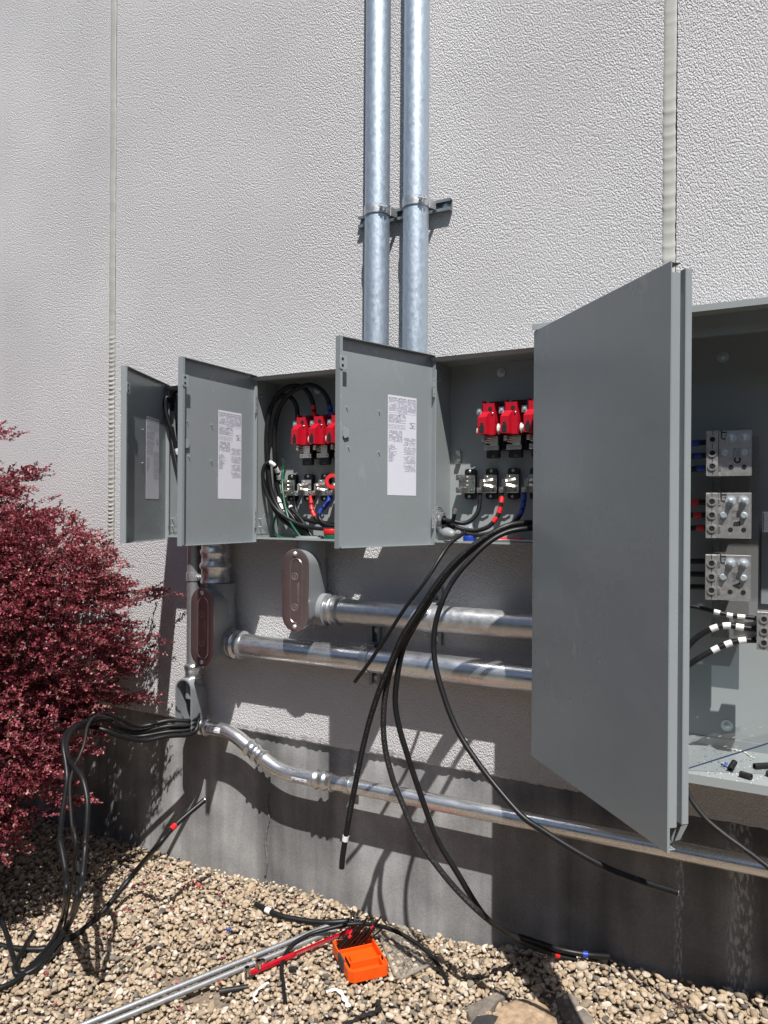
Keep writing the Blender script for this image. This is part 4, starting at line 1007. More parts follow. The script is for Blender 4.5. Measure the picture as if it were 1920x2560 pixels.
# middle box conductors
z5b = lambda x, y: (640+x*.1989, 930+y*.1989)
CG2 = 'conductors inside the middle enclosure'
cable('conductor', path([(520, 600, .055), (520, 520, .058), (505, 420, .062), (450, 330, .068), (370, 298, .074), (280, 320, .080), (205, 400, .085), (158, 540, .088), (135, 720, .09), (128, 900, .09), (135, 1100, .09), (150, 1300, .09), (165, 1500, .09), (220, 1700, .09), (330, 1850, .09), (470, 1960, .085), (590, 2060, .08), (610, 2130, .08)], z5b), .0088, 'innermost black loop in the middle box', group=CG2, prints=False)
cable('conductor', path([(725, 590, .055), (728, 500, .058), (715, 400, .062), (670, 280, .068), (590, 195, .074), (470, 172, .080), (350, 215, .086), (250, 320, .092), (185, 470, .096), (150, 650, .10), (138, 850, .10), (145, 1050, .10), (165, 1300, .10), (200, 1520, .10), (290, 1720, .10), (420, 1860, .10), (560, 1980, .09), (650, 2070, .085), (665, 2130, .08)], z5b), .0088, 'black loop with dark red tape above the second switch of the middle box', group=CG2,
      tapes=[(.012, .030, M_redt, 'red_tape'), (.040, .058, M_redt, 'red_tape')])
cable('conductor', path([(938, 590, .055), (940, 520, .058), (920, 400, .062), (870, 280, .068), (780, 195, .076), (660, 165, .084), (520, 210, .088), (400, 300, .09), (310, 430, .088), (255, 600, .080), (232, 800, .075), (232, 1000, .075), (245, 1200, .07), (270, 1450, .065), (360, 1680, .06), (480, 1850, .06), (620, 1980, .06), (700, 2070, .06), (705, 2130, .06)], z5b), .0088, 'widest black loop with blue tape in the middle box', group=CG2,
      tapes=[(.012, .030, M_bluet, 'blue_tape'), (.038, .056, M_bluet, 'blue_tape')])
cable('conductor', path([(290, 1400, .060), (285, 1310, .072), (262, 1230, .086), (225, 1170, .100), (170, 1138, .110), (115, 1170, .118), (88, 1250, .122), (92, 1370, .122), (125, 1500, .120), (190, 1640, .116), (280, 1750, .110), (400, 1840, .106), (560, 1920, .10), (750, 1965, .10), (960, 1975, .10), (1090, 1985, .1)], z5b), .0076, 'black conductor with white tape bands arching over the neutral lug', group=CG2,
      tapes=[(.030, .062, M_whitet, 'white_tape'), (.078, .110, M_whitet, 'white_tape'), (.128, .165, M_whitet, 'white_tape')])
cable('conductor', path([(290, 1560, .060), (300, 1640, .070), (322, 1720, .080), (365, 1800, .088), (440, 1880, .092), (540, 1950, .092), (640, 2020, .09), (680, 2120, .09)], z5b), .0076, 'black conductor with white tape bands below the neutral lug', group=CG2,
      tapes=[(.02, .13, M_whitet, 'white_tape'), (.16, .27, M_whitet, 'white_tape'), (.30, .38, M_whitet, 'white_tape')])
cable('conductor', path([(350, 1180, .020), (340, 1260, .026), (332, 1360, .060), (338, 1500, .080), (355, 1620, .090), (385, 1760, .100), (420, 1860, .108), (490, 1980, .105), (570, 2080, .10)], z5b), .0042, 'thin green wire running down from the ground lug in the middle box', 'wire', m=M_green)
cable('conductor', path([(250, 1800, .055), (222, 1900, .06), (215, 1980, .065), (260, 2050, .07), (350, 2085, .08), (470, 2090, .09)], z5b), .0042, 'thin dark green wire curled in the lower left corner of the middle box', 'wire', m=M_green)
cable('conductor', path([(693, 1540, .050), (693, 1620, .056), (700, 1720, .064), (740, 1820, .074), (810, 1900, .084), (900, 1950, .09), (1080, 1965, .095)], z5b), .0076, 'conductor with red tape under the third lug of the middle box', group=CG2,
      tapes=[(.02, .15, M_redt, 'red_tape'), (.18, .26, M_redt, 'red_tape'), (.285, .40, M_redt, 'red_tape')])
cable('conductor', path([(925, 1540, .050), (915, 1620, .058), (865, 1690, .070), (805, 1760, .080), (800, 1840, .086), (850, 1900, .090), (930, 1930, .092), (1080, 1945, .095)], z5b), .0076, 'conductor with blue tape under the fourth lug of the middle box', group=CG2,
      tapes=[(.02, .26, M_bluet, 'blue_tape'), (.30, .40, M_bluet, 'blue_tape')])
cable('conductor', path([(490, 1560, .045), (495, 1700, .05), (540, 1800, .06), (640, 1860, .07), (780, 1890, .08), (940, 1900, .08), (1080, 1905, .08)], z5b), .0076, 'plain black conductor under the second lug of the middle box', group=CG2)
cable('conductor', path([(400, 1640, .05), (450, 1720, .06), (520, 1800, .07), (600, 1900, .08), (640, 2000, .09), (640, 2110, .09)], z5b), .0076, 'black conductor dropping to the floor ring of the middle box', group=CG2, tapes=[(.12, .16, M_whitet, 'white_tape')])
b = MB(); c = f2(.205, .075, .0024); b.ring(c, (0, 0, 1), .042, .056, .008, 32); b.ring(c+Vector((0, 0, .0002)), (0, 0, 1), .043, .0475, .012, 32)
tag(b.build('conduit_bushing', M_paint, smooth=40), 'flat grey locknut ring on the floor of the middle box', 'bushing')
b = MB(); c = f1(.20, .075, .0024); b.ring(c, (0, 0, 1), .042, .056, .008, 32)
tag(b.build('conduit_bushing', M_paint, smooth=40), 'flat grey locknut ring on the floor of the far left box', 'bushing')
# nipple joining the middle and right boxes behind the door
b = MB(); b.lathe((-1.334, -.100, 1.462), (-1.011, -.100, 1.462), [(0, .030), (0, .036), (.06, .036), (.07, .030), (.93, .030), (.94, .036), (1, .036), (1, .030)], 28)
tag(b.build('conduit_nipple', M_galv2, smooth=40), 'short conduit between the middle and right boxes, behind the open door', 'conduit')
# far left box conductors
r3 = lambda x, y: (280+x*.2411, 900+y*.2411)
CG1 = 'conductors inside the far left enclosure'
cable('conductor', path([(620, 470, .12), (590, 395, .165), (556, 405, .180), (556, 500, .182), (575, 600, .18), (605, 700, .175), (640, 820, .165), (690, 980, .15), (740, 1130, .125), (800, 1300, .12), (860, 1560, .1), (880, 1880, .1)], r3), .0088, 'black cable with a white tape band bulging out of the far left box', group=CG1, tapes=[(.42, .455, M_whitet, 'white_tape')])
cable('conductor', path([(620, 520, .125), (628, 440, .13), (648, 360, .14), (672, 338, .145), (690, 380, .15), (690, 500, .15), (680, 640, .145), (690, 800, .12), (720, 1000, .12), (760, 1200, .11), (860, 1500, .1), (880, 1880, .09)], r3), .0090, 'tallest black cable loop in the far left box', group=CG1)
cable('conductor', path([(640, 470, .11), (612, 540, .115), (606, 600, .118), (620, 700, .118), (650, 850, .118), (690, 1000, .11), (730, 1150, .10), (800, 1400, .09), (850, 1880, .09)], r3), .0082, 'black cable with blue tape in the far left box', group=CG1, tapes=[(.10, .125, M_bluet, 'blue_tape')])
cable('conductor', path([(640, 560, .06), (600, 700, .065), (600, 900, .07), (630, 1100, .07), (680, 1280, .07), (760, 1500, .07), (820, 1880, .07)], r3), .0088, 'black cable lying deepest in the far left box', group=CG1)
# cabinet conductors
CG4 = 'conductors in the large cabinet'
for zc, tm, nm, cl in ((1.660, M_bluet, 'blue_tape', 'blue'), (1.492, M_redt, 'red_tape', 'red'), (1.325, None, None, None)):
    for i in (1, 0, -1):
        zz = zc+.001+i*.0365; dz = (-.004, .004, .0)[i+1]
        pts = [Vector((-.176, -.112, zz)), Vector((-.215, -.112, zz-.001)), Vector((-.26, -.112, zz-.004+dz)), Vector((-.33, -.110, zz-.008+dz)), Vector((-.45, -.10, zz-.02)), Vector((-.52, -.08, zz-.10))]
        row = {1: 'top', 0: 'middle', -1: 'bottom'}[i]; blk = {1.660: 'C', 1.492: 'B', 1.325: 'A'}[zc]
        tp = [(.045+.02*i, .10+.02*i, tm, nm), (.135+.01*i, .19+.01*i, tm, nm)] if tm else ()
        cable('conductor', pts, .0078, '%s of the three %s cables entering the block marked %s' % (row, (cl+' taped') if cl else 'plain black', blk), group=CG4, tapes=tp, n=5)
for i, (pts, lab) in enumerate((
    ([(-.052, .17, 1.219), (-.08, .172, 1.220), (-.115, .172, 1.222), (-.16, .172, 1.231), (-.21, .17, 1.240), (-.30, .16, 1.246), (-.42, .12, 1.24)], 'top'),
    ([(-.052, .17, 1.190), (-.08, .172, 1.191), (-.12, .174, 1.194), (-.155, .178, 1.185), (-.195, .182, 1.158), (-.225, .185, 1.120), (-.25, .19, 1.06), (-.29, .19, .96), (-.33, .18, .85)], 'middle'),
    ([(-.052, .17, 1.160), (-.08, .174, 1.158), (-.11, .180, 1.150), (-.15, .190, 1.130), (-.20, .20, 1.095), (-.25, .20, 1.05), (-.32, .19, .98), (-.40, .17, .86)], 'bottom'))):
    P = [Vector((x, -d, z)) for x, d, z in pts]
    tp = [((.07, .12), (.15, .19), (.235, .275)), ((.06, .10), (.125, .165), (.19, .23)), ((.05, .09), (.125, .165), (.20, .24))][i]
    cable('conductor', P, .0080 if i else .0058, '%s of the three white banded cables at the lowest block' % lab, group=CG4, tapes=[(a, c_, M_whitet, 'white_tape') for a, c_ in tp])
# clear cover leaning in the cabinet and the scraps on its floor
r6 = lambda x, y: (1650+x*.16275, 1700+y*.16275)
P0 = Vector((-.215, -.272, .8165)); P1 = at(2120, 1798, .235); P2 = at(2120, 1750, .03); P3 = at(*r6(500, 922), .035)
nrm = (P1-P0).cross(P3-P0).normalized()*.004
b = MB(); b.add([P0, P1, P2, P3, P0+nrm, P1+nrm, P2+nrm, P3+nrm], [(3, 2, 1, 0), (4, 5, 6, 7), (1, 2, 6, 5), (2, 3, 7, 6), (3, 0, 4, 7)], raw=True); b.mi = 1
b.add([P0, P1, P1+nrm, P0+nrm], [(0, 1, 2, 3)], raw=True); b.mi = 2
for u, v_ in ((.10, .3), (.14, .55), (.2, .8), (.25, .35), (.3, .6), (.36, .85), (.33, .2), (.42, .45), (.47, .7), (.12, .85)):
    c = P0.lerp(P1, u).lerp(P3.lerp(P2, u), v_)+nrm*1.02; nn = nrm.normalized()
    b.ring(c, nn, .0025, .0042, .0006, 14)
tag(b.build('clear_cover', [M_plexi, M_edge, M_bolt]), 'clear plastic sheet leaning inside the bottom of the large cabinet', 'clear sheet')
b = MB(); bq = [(365, 1450), (1659, 1640)]
def cfl(px, py, h=0.0):
    v = ray(*r6(px, py)); return CAM+v*((CZ0+.0028+h-CAM.z)/v.z)
def scrap(b, p, q, r, hole=True, mi=(0, 1)):
    b.mi = mi[0]; b.lathe(p, q, [(0, r*.6), (0, r), (1, r), (1, r*.6), (0, r*.6)], 16, caps=False)
    b.mi = mi[1]; d = (q-p)*.12; b.lathe(p+d, q-d, [(0, r*.6), (1, r*.6)], 16)
SG = 'black cable offcuts on the cabinet floor'
for (a, c_, r_, lab) in (((1075, 1370), (1125, 1290), .0078, 'stubby black offcut standing beside the blue tape scrap'), ((1235, 1440), (1405, 1490), .0080, 'black offcut nearest the cabinet front lip'), ((1450, 1325), (1700, 1310), .0080, 'long black offcut lying toward the right edge'), ((1640, 1430), (1760, 1460), .0080, 'black offcut half cut off by the right edge')):
    b = MB(); p, q = cfl(*a, r_), cfl(*c_, r_)
    if lab.startswith('stubby'): q = cfl(1105, 1330, .008)+Vector((.006, .004, .012))
    scrap(b, p, q, r_); tag(b.build('cable_offcut', [M_cabled, M_dark], smooth=40), lab, 'cable offcut', SG)
def crumple(name, c, s_, m, label, cat, n=6, seed=1, thick=.0006, grp=None, flat=.5):
    rg = random.Random(seed); b = MB(); c = Vector(c)
    for i in range(n):
        a = rg.uniform(0, 6.28); d = Vector((math.cos(a), math.sin(a), rg.uniform(0, flat)))*s_; e = Vector((-math.sin(a), math.cos(a), rg.uniform(0, flat)))*s_*rg.uniform(.25, .5)
        p = c+Vector((rg.uniform(-1, 1), rg.uniform(-1, 1), rg.uniform(0, .4)))*s_*.4
        q = [p-e, p+d*.5-e*.8+Vector((0, 0, s_*.12)), p+d, p+d*.5+e*.7]
        q2 = [x+Vector((0, 0, thick)) for x in q]
        b.add(q+q2, [(3, 2, 1, 0), (4, 5, 6, 7), (0, 1, 5, 4), (1, 2, 6, 5), (2, 3, 7, 6), (3, 0, 4, 7)], raw=True)
    return tag(b.build(name, m), label, cat, grp)
crumple('tape_scrap', cfl(1000, 1330, .003), .011, M_bluet, 'crumpled blue tape scrap on the cabinet floor', 'tape scrap', 6, 4, flat=.9)
# white dust streak in the cabinet
b = MB(); pp = crom([cfl(1000, 1010, .004), cfl(1060, 1050, .003), cfl(1180, 1080, .002), cfl(1300, 1110, .002), cfl(1380, 1170, .002), cfl(1450, 1200, .002)], 6)
b.tube(pp, [.0055*max(.15, abs(math.sin(i*.9+1))*(1-i/len(pp)*.7)) for i in range(len(pp))], 6); tag(b.build('insulation_scrap', M_shred), 'pale curled strip of insulation under the clear sheet in the cabinet', 'scrap')
# shavings spread on the cabinet floor
b = MB(); rg = random.Random(9)
for i in range(700):
    x = rg.uniform(-.30, .22); y = -rg.uniform(.02, .345); s_ = rg.uniform(.0006, .0022); a = rg.uniform(0, 3.14)
    if rg.random() > .35+.65*(-y/.345): continue
    b.mi = 0 if rg.random() < .5 else 1; z = CZ0+.0031; d = Vector((math.cos(a), math.sin(a), 0))*s_; e = Vector((-d.y, d.x, 0))*.5; c = Vector((x, y, z))
    b.add([c-d-e, c+d-e, c+d+e, c-d+e, c+Vector((0, 0, s_*.8))], [(0, 1, 4), (1, 2, 4), (2, 3, 4), (3, 0, 4)], raw=True)
tag(b.build('shavings', [M_cabled, M_shred]), kind='stuff')

# cables from the open elbow, over to the shrub and down to the gravel
z7 = lambda x, y: (x*.4975, 1000+y*.4975)
z8 = lambda x, y: (x*.4219, 1900+y*.4219)
LG = 'black cables leaving the open elbow to the left'
def mix(*parts):
    out = []
    for conv, l in parts: out += [at(*conv(x, y), d) for x, y, d in l]
    return out
def gr(l): return [gat(*z8(x, y), h) for x, y, h in l]
cable('loose_cable', mix((z7, [(1000, 1560, .075), (985, 1600, .10), (940, 1612, .14), (840, 1612, .20), (700, 1640, .28), (600, 1600, .36), (520, 1582, .44), (440, 1610, .52), (370, 1650, .60), (335, 1720, .66), (345, 1800, .70), (375, 1845, .73), (415, 1905, .75), (438, 2010, .77), (437, 2120, .79), (428, 2230, .81)]))
      + [at(*z8(505, 520), .83), at(*z8(490, 680), .86), at(*z8(465, 830), .89)] + gr([(405, 985, .05), (330, 1090, .03), (230, 1200, .02), (120, 1290, .02), (30, 1340, .02), (-80, 1370, .02)]), .0086,
      'cable from the open elbow with the rightmost drop, sweeping left along the gravel', group=LG)
cable('loose_cable', mix((z7, [(1000, 1580, .075), (985, 1620, .10), (940, 1635, .14), (840, 1640, .20), (700, 1668, .27), (600, 1650, .34), (520, 1610, .42), (440, 1625, .50), (370, 1645, .58), (330, 1680, .64), (318, 1740, .68), (330, 1820, .70), (337, 1900, .72), (325, 2000, .74), (310, 2100, .76), (300, 2230, .78)]))
      + [at(*z8(355, 480), .80), at(*z8(388, 660), .84), at(*z8(392, 800), .88)] + gr([(372, 930, .06), (325, 1050, .03), (250, 1150, .02), (175, 1230, .02), (115, 1245, .02), (75, 1160, .02), (45, 1050, .03), (0, 930, .05), (-60, 850, .06)]), .0086,
      'cable from the open elbow with the leftmost drop, looping round at the left edge', group=LG)
cable('loose_cable', mix((z7, [(1000, 1600, .075), (985, 1640, .10), (940, 1660, .14), (840, 1668, .20), (700, 1690, .27), (600, 1680, .34), (520, 1650, .40), (430, 1640, .46), (360, 1670, .52), (335, 1760, .56), (345, 1860, .60), (350, 1950, .62), (362, 2090, .66), (375, 2230, .70)]))
      + [at(*z8(452, 520), .74), at(*z8(466, 700), .80), at(*z8(450, 830), .86)] + gr([(400, 980, .06), (330, 1100, .03), (240, 1210, .03), (140, 1270, .02), (85, 1245, .03), (140, 1120, .02), (200, 1020, .02)]), .0080,
      'cable from the open elbow with the middle drop and a white tape strip', group=LG, tapes=[(.66, .695, M_whitet, 'white_tape')])
cable('loose_cable', mix((z7, [(1000, 1600, .085), (985, 1660, .11), (940, 1682, .15), (840, 1690, .22), (720, 1712, .30), (620, 1695, .38), (530, 1660, .44), (450, 1640, .46), (380, 1640, .46), (300, 1600, .44), (220, 1590, .40)])), .0086,
      'lowest cable out of the open elbow, disappearing into the red shrub', group=LG)
cable('loose_cable', mix((z7, [(1000, 1590, .070), (985, 1625, .09), (940, 1648, .12), (840, 1655, .17), (700, 1675, .22), (600, 1640, .28), (540, 1600, .34), (470, 1575, .36), (400, 1600, .38), (300, 1560, .38), (200, 1560, .36)])), .0086,
      'rearmost cable out of the open elbow, lost in the red shrub', group=LG)
cable('loose_cable', mix((z7, [(560, 1600, .50), (480, 1590, .58), (440, 1640, .64), (425, 1720, .68), (400, 1790, .71), (370, 1850, .73), (352, 1930, .75), (355, 2050, .77), (370, 2230, .80)]))+[at(*z8(430, 400), .82), at(*z8(448, 560), .84)]+gr([(380, 1000, .03), (350, 1120, .02), (270, 1200, .02)]), .0045,
      'thinnest cable dropping from the bundle through the shrub', group=LG, m=M_cabled)
p = gr([(-40, 1090, .02), (60, 1112, .014), (180, 1122, .012), (300, 1110, .012), (440, 1042, .012), (560, 945, .016)])
e_ = at(*z8(1212, 238), .22)
q0 = gat(*z8(650, 850), .045); q1 = gat(*z8(800, 665), .12); q2 = at(*z8(930, 512), .42); q3 = at(*z8(1040, 385), .33)
cable('loose_cable', p+[q0, q1, q2, q3, e_], .0098, 'cable rising off the gravel to a raised end with a red tape band', tapes=[(.862, .885, M_redt, 'red_tape')], core=.002)
# cables on the gravel in the middle
z1 = lambda x, y: (600+x*.4219, 2100+y*.4219)
def g1(l): return [gat(*z1(x, y), h) for x, y, h in l]
cable('ground_cable', g1([(92, 380, .030), (180, 425, .026), (260, 455, .024), (350, 473, .024), (430, 484, .026), (520, 488, .032), (600, 484, .036), (650, 478, .036)]), .0095,
      'short thick black cable piece with a white band lying near the wall', tapes=[(.14, .20, M_whitet, 'white_tape')])
cable('ground_cable', g1([(1228, 858, .012), (1210, 800, .02), (1170, 735, .03), (1100, 655, .045), (1000, 582, .06), (900, 532, .07), (820, 508, .07), (740, 497, .065), (640, 500, .06), (540, 522, .05), (440, 550, .04), (350, 592, .035), (300, 632, .03), (262, 690, .025), (246, 770, .015), (258, 870, .012), (268, 965, .010)]), .0070,
      'thin black cable arching over the orange case and the two rods')
OG = 'small black cable offcuts on the gravel'
for a, c_, r_, lab in (((865, 1122), (902, 1105), .0075, 'tiny black cable offcut alone in the middle of the gravel'), ((1300, 1372), (1472, 1345), .0085, 'longer black cable offcut below the socket rail')):
    b = MB(); scrap(b, gat(*z8(*a), .012), gat(*z8(*c_), .012), r_); tag(b.build('cable_offcut', [M_cabled, M_dark], smooth=40), lab, 'cable offcut', OG)
for a, c_, r_, lab in (((295, 768), (338, 768), .0085, 'black ring-shaped offcut beside the red rail'), ((815, 992), (820, 955), .0075, 'black offcut standing up near the bottom edge')):
    b = MB(); scrap(b, gat(*z1(*a), .014), gat(*z1(*c_), .018), r_); tag(b.build('cable_offcut', [M_cabled, M_dark], smooth=40), lab, 'cable offcut', OG)
b = MB(); pp = crom(g1([(835, 990, .014), (790, 1025, .016), (730, 1040, .014), (680, 1070, .012), (620, 1100, .010)]), 5); b.tube(pp, [.004+.004*abs(math.sin(i*.8)) for i in range(len(pp))], 6)
tag(b.build('cable_peel', M_cabled), 'torn strip of black cable jacket at the bottom edge', 'scrap')
# two thin rods
for a, m1, c_, lab in (((828, 2312), (700, 2366), (60, 2622), 'farther of the two parallel grey metal rods on the gravel'), ((838, 2325), (700, 2386), (90, 2632), 'nearer of the two parallel grey metal rods on the gravel')):
    p, q = gat(*a, .020), gat(*c_, .020)
    b = MB(); b.tube([p.lerp(q, k/10) for k in range(11)], .0090, 20); tag(b.build('metal_rod', M_rod, smooth=50), lab, 'metal rod', 'two metal rods')
# socket rail
p, q = gat(*z1(62, 800), .016), gat(*z1(700, 525), .034)
ax = (q-p); Lr = ax.length; ax.normalize(); upv = Vector((0, 0, 1)); sd = ax.cross(upv).normalized(); upv = sd.cross(ax)
rail = thing('socket_rail', p, 'long red metal socket rail with chrome sockets clipped on both ends', 'socket rail')
fr_ = Fr(p, ax, sd, upv); b = MB(fr_)
b.prism([(0, .0), (Lr*.38, .0), (Lr*.38, .012), (0, .012)], -.006, .006); b.box(Lr*.38, Lr, -.005, -.0035, 0, .011); b.box(Lr*.38, Lr, .0035, .005, 0, .011); b.box(Lr*.38, Lr, -.0035, .0035, 0, .0025)
b.build('rail', M_red, rail, bevel=.001)
b = MB(fr_); 
for i in range(22): b.box(Lr*.40+i*.0075, Lr*.40+i*.0075+.0045, .0052, .0055, .003, .0085)
b.build('rail_print', M_rod, rail)
def socket(c, d, r, h, m=M_chrome):
    c, d = Vector(c), Vector(d).normalized(); b = MB(); b.lathe(c, c+d*h, [(0, r*.8), (0, r*.85), (.1, r*.9), (.35, r*.88), (.42, r), (.95, r), (1, r*.94), (1, r*.6), (.55, r*.55)], 20, caps=False)
    b.build('socket', m, rail, smooth=40)
socket(fr_(-.012, .006, .010), (0, -.1, 1), .0105, .024); socket(fr_(.028, 0, .012), (0, 0, 1), .0105, .024); socket(fr_(.045, -.012, .008), (.2, .1, 1), .0085, .018)
socket(fr_(Lr-.002, 0, .012), (0, 0, 1), .0120, .026); socket(fr_(Lr+.012, .018, .006), (0, -.2, 1), .0115, .024); socket(fr_(Lr-.016, -.018, .004), (.1, .2, 1), .0105, .022); socket(fr_(Lr+.004, -.036, .018), (0, -.2, 1), .0110, .022)
b = MB(fr_); b.bbox(Lr-.012, Lr+.012, -.014, .024, .004, .0115, .002); b.bbox(Lr-.018, Lr-.006, -.012, .03, -.004, .0035, .002); b.build('end_clip', M_red, rail)
# orange bit case
lz = lambda x, y: (820+x*.1808, 2250+y*.1808)
A, B_, D_ = gat(*lz(60, 640), .036), gat(*lz(590, 610), .036), gat(*lz(400, 1150), .036)
exv = (B_-A); exv.z = 0
D2 = D_-A; D2.z = 0
Wc = .134; Lc = .184
eyv = Vector((.75, -.66, 0)).normalized(); exv = Vector((-eyv.y, eyv.x, 0)) 
case = thing('drill_bit_case', Vector((A.x, A.y, gz(A.x, A.y)+.006)), 'open orange plastic drill bit case with black grips and a row of tilted bits', 'bit case')
fo = Fr((A.x, A.y, gz(A.x, A.y)+.018), exv, eyv, (0, 0, 1)); Hc = .036
b = MB(); fo2 = Fr(fo.o, fo.x, fo.z, fo.y)       # prism sweeps along z
oct_ = [(0, 0), (Wc, 0), (Wc, Lc-.010), (Wc-.010, Lc), (.016, Lc), (0, Lc-.014)]
inn_ = [(.005, .005), (Wc-.005, .005), (Wc-.005, Lc-.012), (Wc-.013, Lc-.005), (.018, Lc-.005), (.005, Lc-.017)]
n = 6
vs = [(x, y, 0) for x, y in oct_]+[(x, y, Hc) for x, y in oct_]+[(x, y, Hc) for x, y in inn_]+[(x, y, .010) for x, y in inn_]
fs = [tuple(reversed(range(n)))]+[(k, (k+1) % n, n+(k+1) % n, n+k) for k in range(n)]+[(n+k, n+(k+1) % n, 2*n+(k+1) % n, 2*n+k) for k in range(n)]+[(2*n+k, 2*n+(k+1) % n, 3*n+(k+1) % n, 3*n+k) for k in range(n)]+[tuple(range(3*n, 4*n))]
b.add(vs, fs, fo)
b.box(.005, Wc-.005, Lc*.66, Lc*.70, .010, Hc-.004, fo); b.box(.030, .034, Lc*.45, Lc*.66, .010, Hc-.006, fo); b.box(.005, .016, Lc*.58, Lc-.020, .010, Hc-.003, fo); b.box(Wc-.017, Wc-.005, Lc*.72, Lc-.014, .010, Hc-.003, fo)
b.prism([(.016, .010), (.030, .010), (.030, .020)], Lc*.45, Lc*.66, Fr(fo.o, fo.x, fo.y, fo.z)); b.box(.005, Wc-.005, .030, .034, .010, .020, fo)
b.build('tray', M_orange, case, bevel=.0012)
b = MB(fo)
for k in range(9): b.box(-.003, .0, Lc*.40+k*.0045, Lc*.40+k*.0045+.003, .002, Hc-.001)
b.box(-.0015, .0, Lc*.385, Lc*.69, .001, Hc+.0006); b.box(-.0015, .005, Lc*.385, Lc*.69, Hc+.0004, Hc+.0018)
b.build('grip', M_rubber, case)
for k in range(8):
    b = MB(); c = fo(.011, Lc*.60+k*.0062, Hc-.003); b.lathe(c, c+Vector((0, 0, .012)), [(0, .0022), (.5, .0022), (.55, .0028), (1, .0010)], 6); b.build('short_bit', M_bit, case)
for k in range(2):
    b = MB(); c = fo(Wc-.011, Lc*.78+k*.007, Hc-.003); b.lathe(c, c+Vector((0, 0, .012)), [(0, .0022), (.5, .0022), (.55, .0028), (1, .0010)], 6); b.build('short_bit', M_bit, case)
rg = random.Random(5)
for row in range(2):
    for k in range(8):
        c = fo(.012+k*.0140, .012+row*.013, .020); d = (fo.z*.62+Vector((.62, .42, 0))*rg.uniform(.55, .95)+Vector((rg.uniform(-.1, .1), rg.uniform(-.1, .1), 0))).normalized(); ln = rg.uniform(.062, .100); r_ = .0046-.00026*k
        b = MB(); b.lathe(c, c+d*ln, [(0, r_), (.74, r_), (.75, r_*1.05), (.97, r_*1.05), (1, r_*.8)], 8)
        b.mi = 1; b.lathe(c+d*ln*.60, c+d*ln*.74, [(0, r_*1.15), (1, r_*1.15)], 10); b.build('drill_bit', [M_bit, M_redt if k % 3 == 0 else M_bit], case, smooth=30)
# clear lid beside the case
Q = [gat(*lz(x, y), .020) for x, y in ((690, 420), (960, 340), (1080, 370), (1420, 850), (1400, 905), (1010, 1090), (915, 1040))]
b = MB(); cz = Vector((0, 0, .0015)); ctr_ = sum(Q, Vector())/len(Q); n = len(Q)
Qi = [ctr_+(q_-ctr_)*.90 for q_ in Q]; dn = Vector((0, 0, -.012))
vs = [q_ for q_ in Q]+[q_ for q_ in Qi]+[q_+dn for q_ in Qi]
b.add(vs, [(k, (k+1) % n, n+(k+1) % n, n+k) for k in range(n)]+[(n+k, n+(k+1) % n, 2*n+(k+1) % n, 2*n+k) for k in range(n)]+[tuple(range(2*n, 3*n))], raw=True)
for u in (.25, .5, .75):
    a_, c_ = Qi[0].lerp(Qi[5], u)+dn*.6, Qi[1].lerp(Qi[3], u)+dn*.6; b.tube([a_, a_.lerp(c_, .5), c_], .0016, 6)
    a_, c_ = Qi[0].lerp(Qi[1], u)+dn*.6, Qi[5].lerp(Qi[3], u)+dn*.6; b.tube([a_, a_.lerp(c_, .5), c_], .0012, 6)
b.tube([*Q, Q[0]], .0016, 6)
b.build('lid', M_lid, case, smooth=30)['label'] = 'smoky clear plastic lid folded open'
# litter
crumple('tape_scrap', gat(*z8(1165, 752), .018), .017, M_redt, 'crumpled red tape scrap on the gravel near the wall', 'tape scrap', 5, 2)
crumple('tape_scrap', gat(*z8(1355, 1010), .016), .015, M_bluet, 'blue tape scrap on the gravel above the rods', 'tape scrap', 4, 3)
crumple('tape_scrap', gat(*z8(1300, 1322), .014), .007, M_redt, 'tiny red tape scrap below the rods', 'tape scrap', 3, 8)
crumple('tape_scrap', gat(*z1(1225, 665), .016), .018, M_shred, 'small white flake on the gravel right of the clear lid', 'scrap', 3, 6)
def shred(pts, conv, w, label, seed):
    rg = random.Random(seed); b = MB(); P = crom([gat(*conv(x, y), h) for x, y, h in pts], 5); vs = []
    for i, p_ in enumerate(P):
        d = (P[min(i+1, len(P)-1)]-P[max(i-1, 0)]).normalized(); s_ = d.cross(Vector((0, 0, 1))).normalized()*w*(.35+.65*abs(math.sin(i*.55+seed)))
        vs += [p_-s_, p_+Vector((0, 0, .003)), p_+s_]
    fs = []
    for i in range(len(P)-1):
        for k in (0, 1): fs += [(i*3+k, i*3+k+1, i*3+k+4, i*3+k+3)]
    b.add(vs, fs, raw=True); o = b.build('paper_shred', M_shred, smooth=60); m_ = o.modifiers.new('solid', 'SOLIDIFY'); m_.thickness = .0006
    return tag(o, label, 'scrap', 'pale shreds on the gravel')
shred([(1590, 1318, .018), (1560, 1335, .022), (1525, 1365, .02), (1505, 1400, .016), (1525, 1432, .014)], z8, .007, 'white curled shred below the socket rail', 1)
shred([(510, 900, .014), (550, 885, .018), (590, 893, .020), (615, 930, .018), (635, 965, .014), (645, 992, .012)], z1, .010, 'white forked shred left of the orange case', 2)
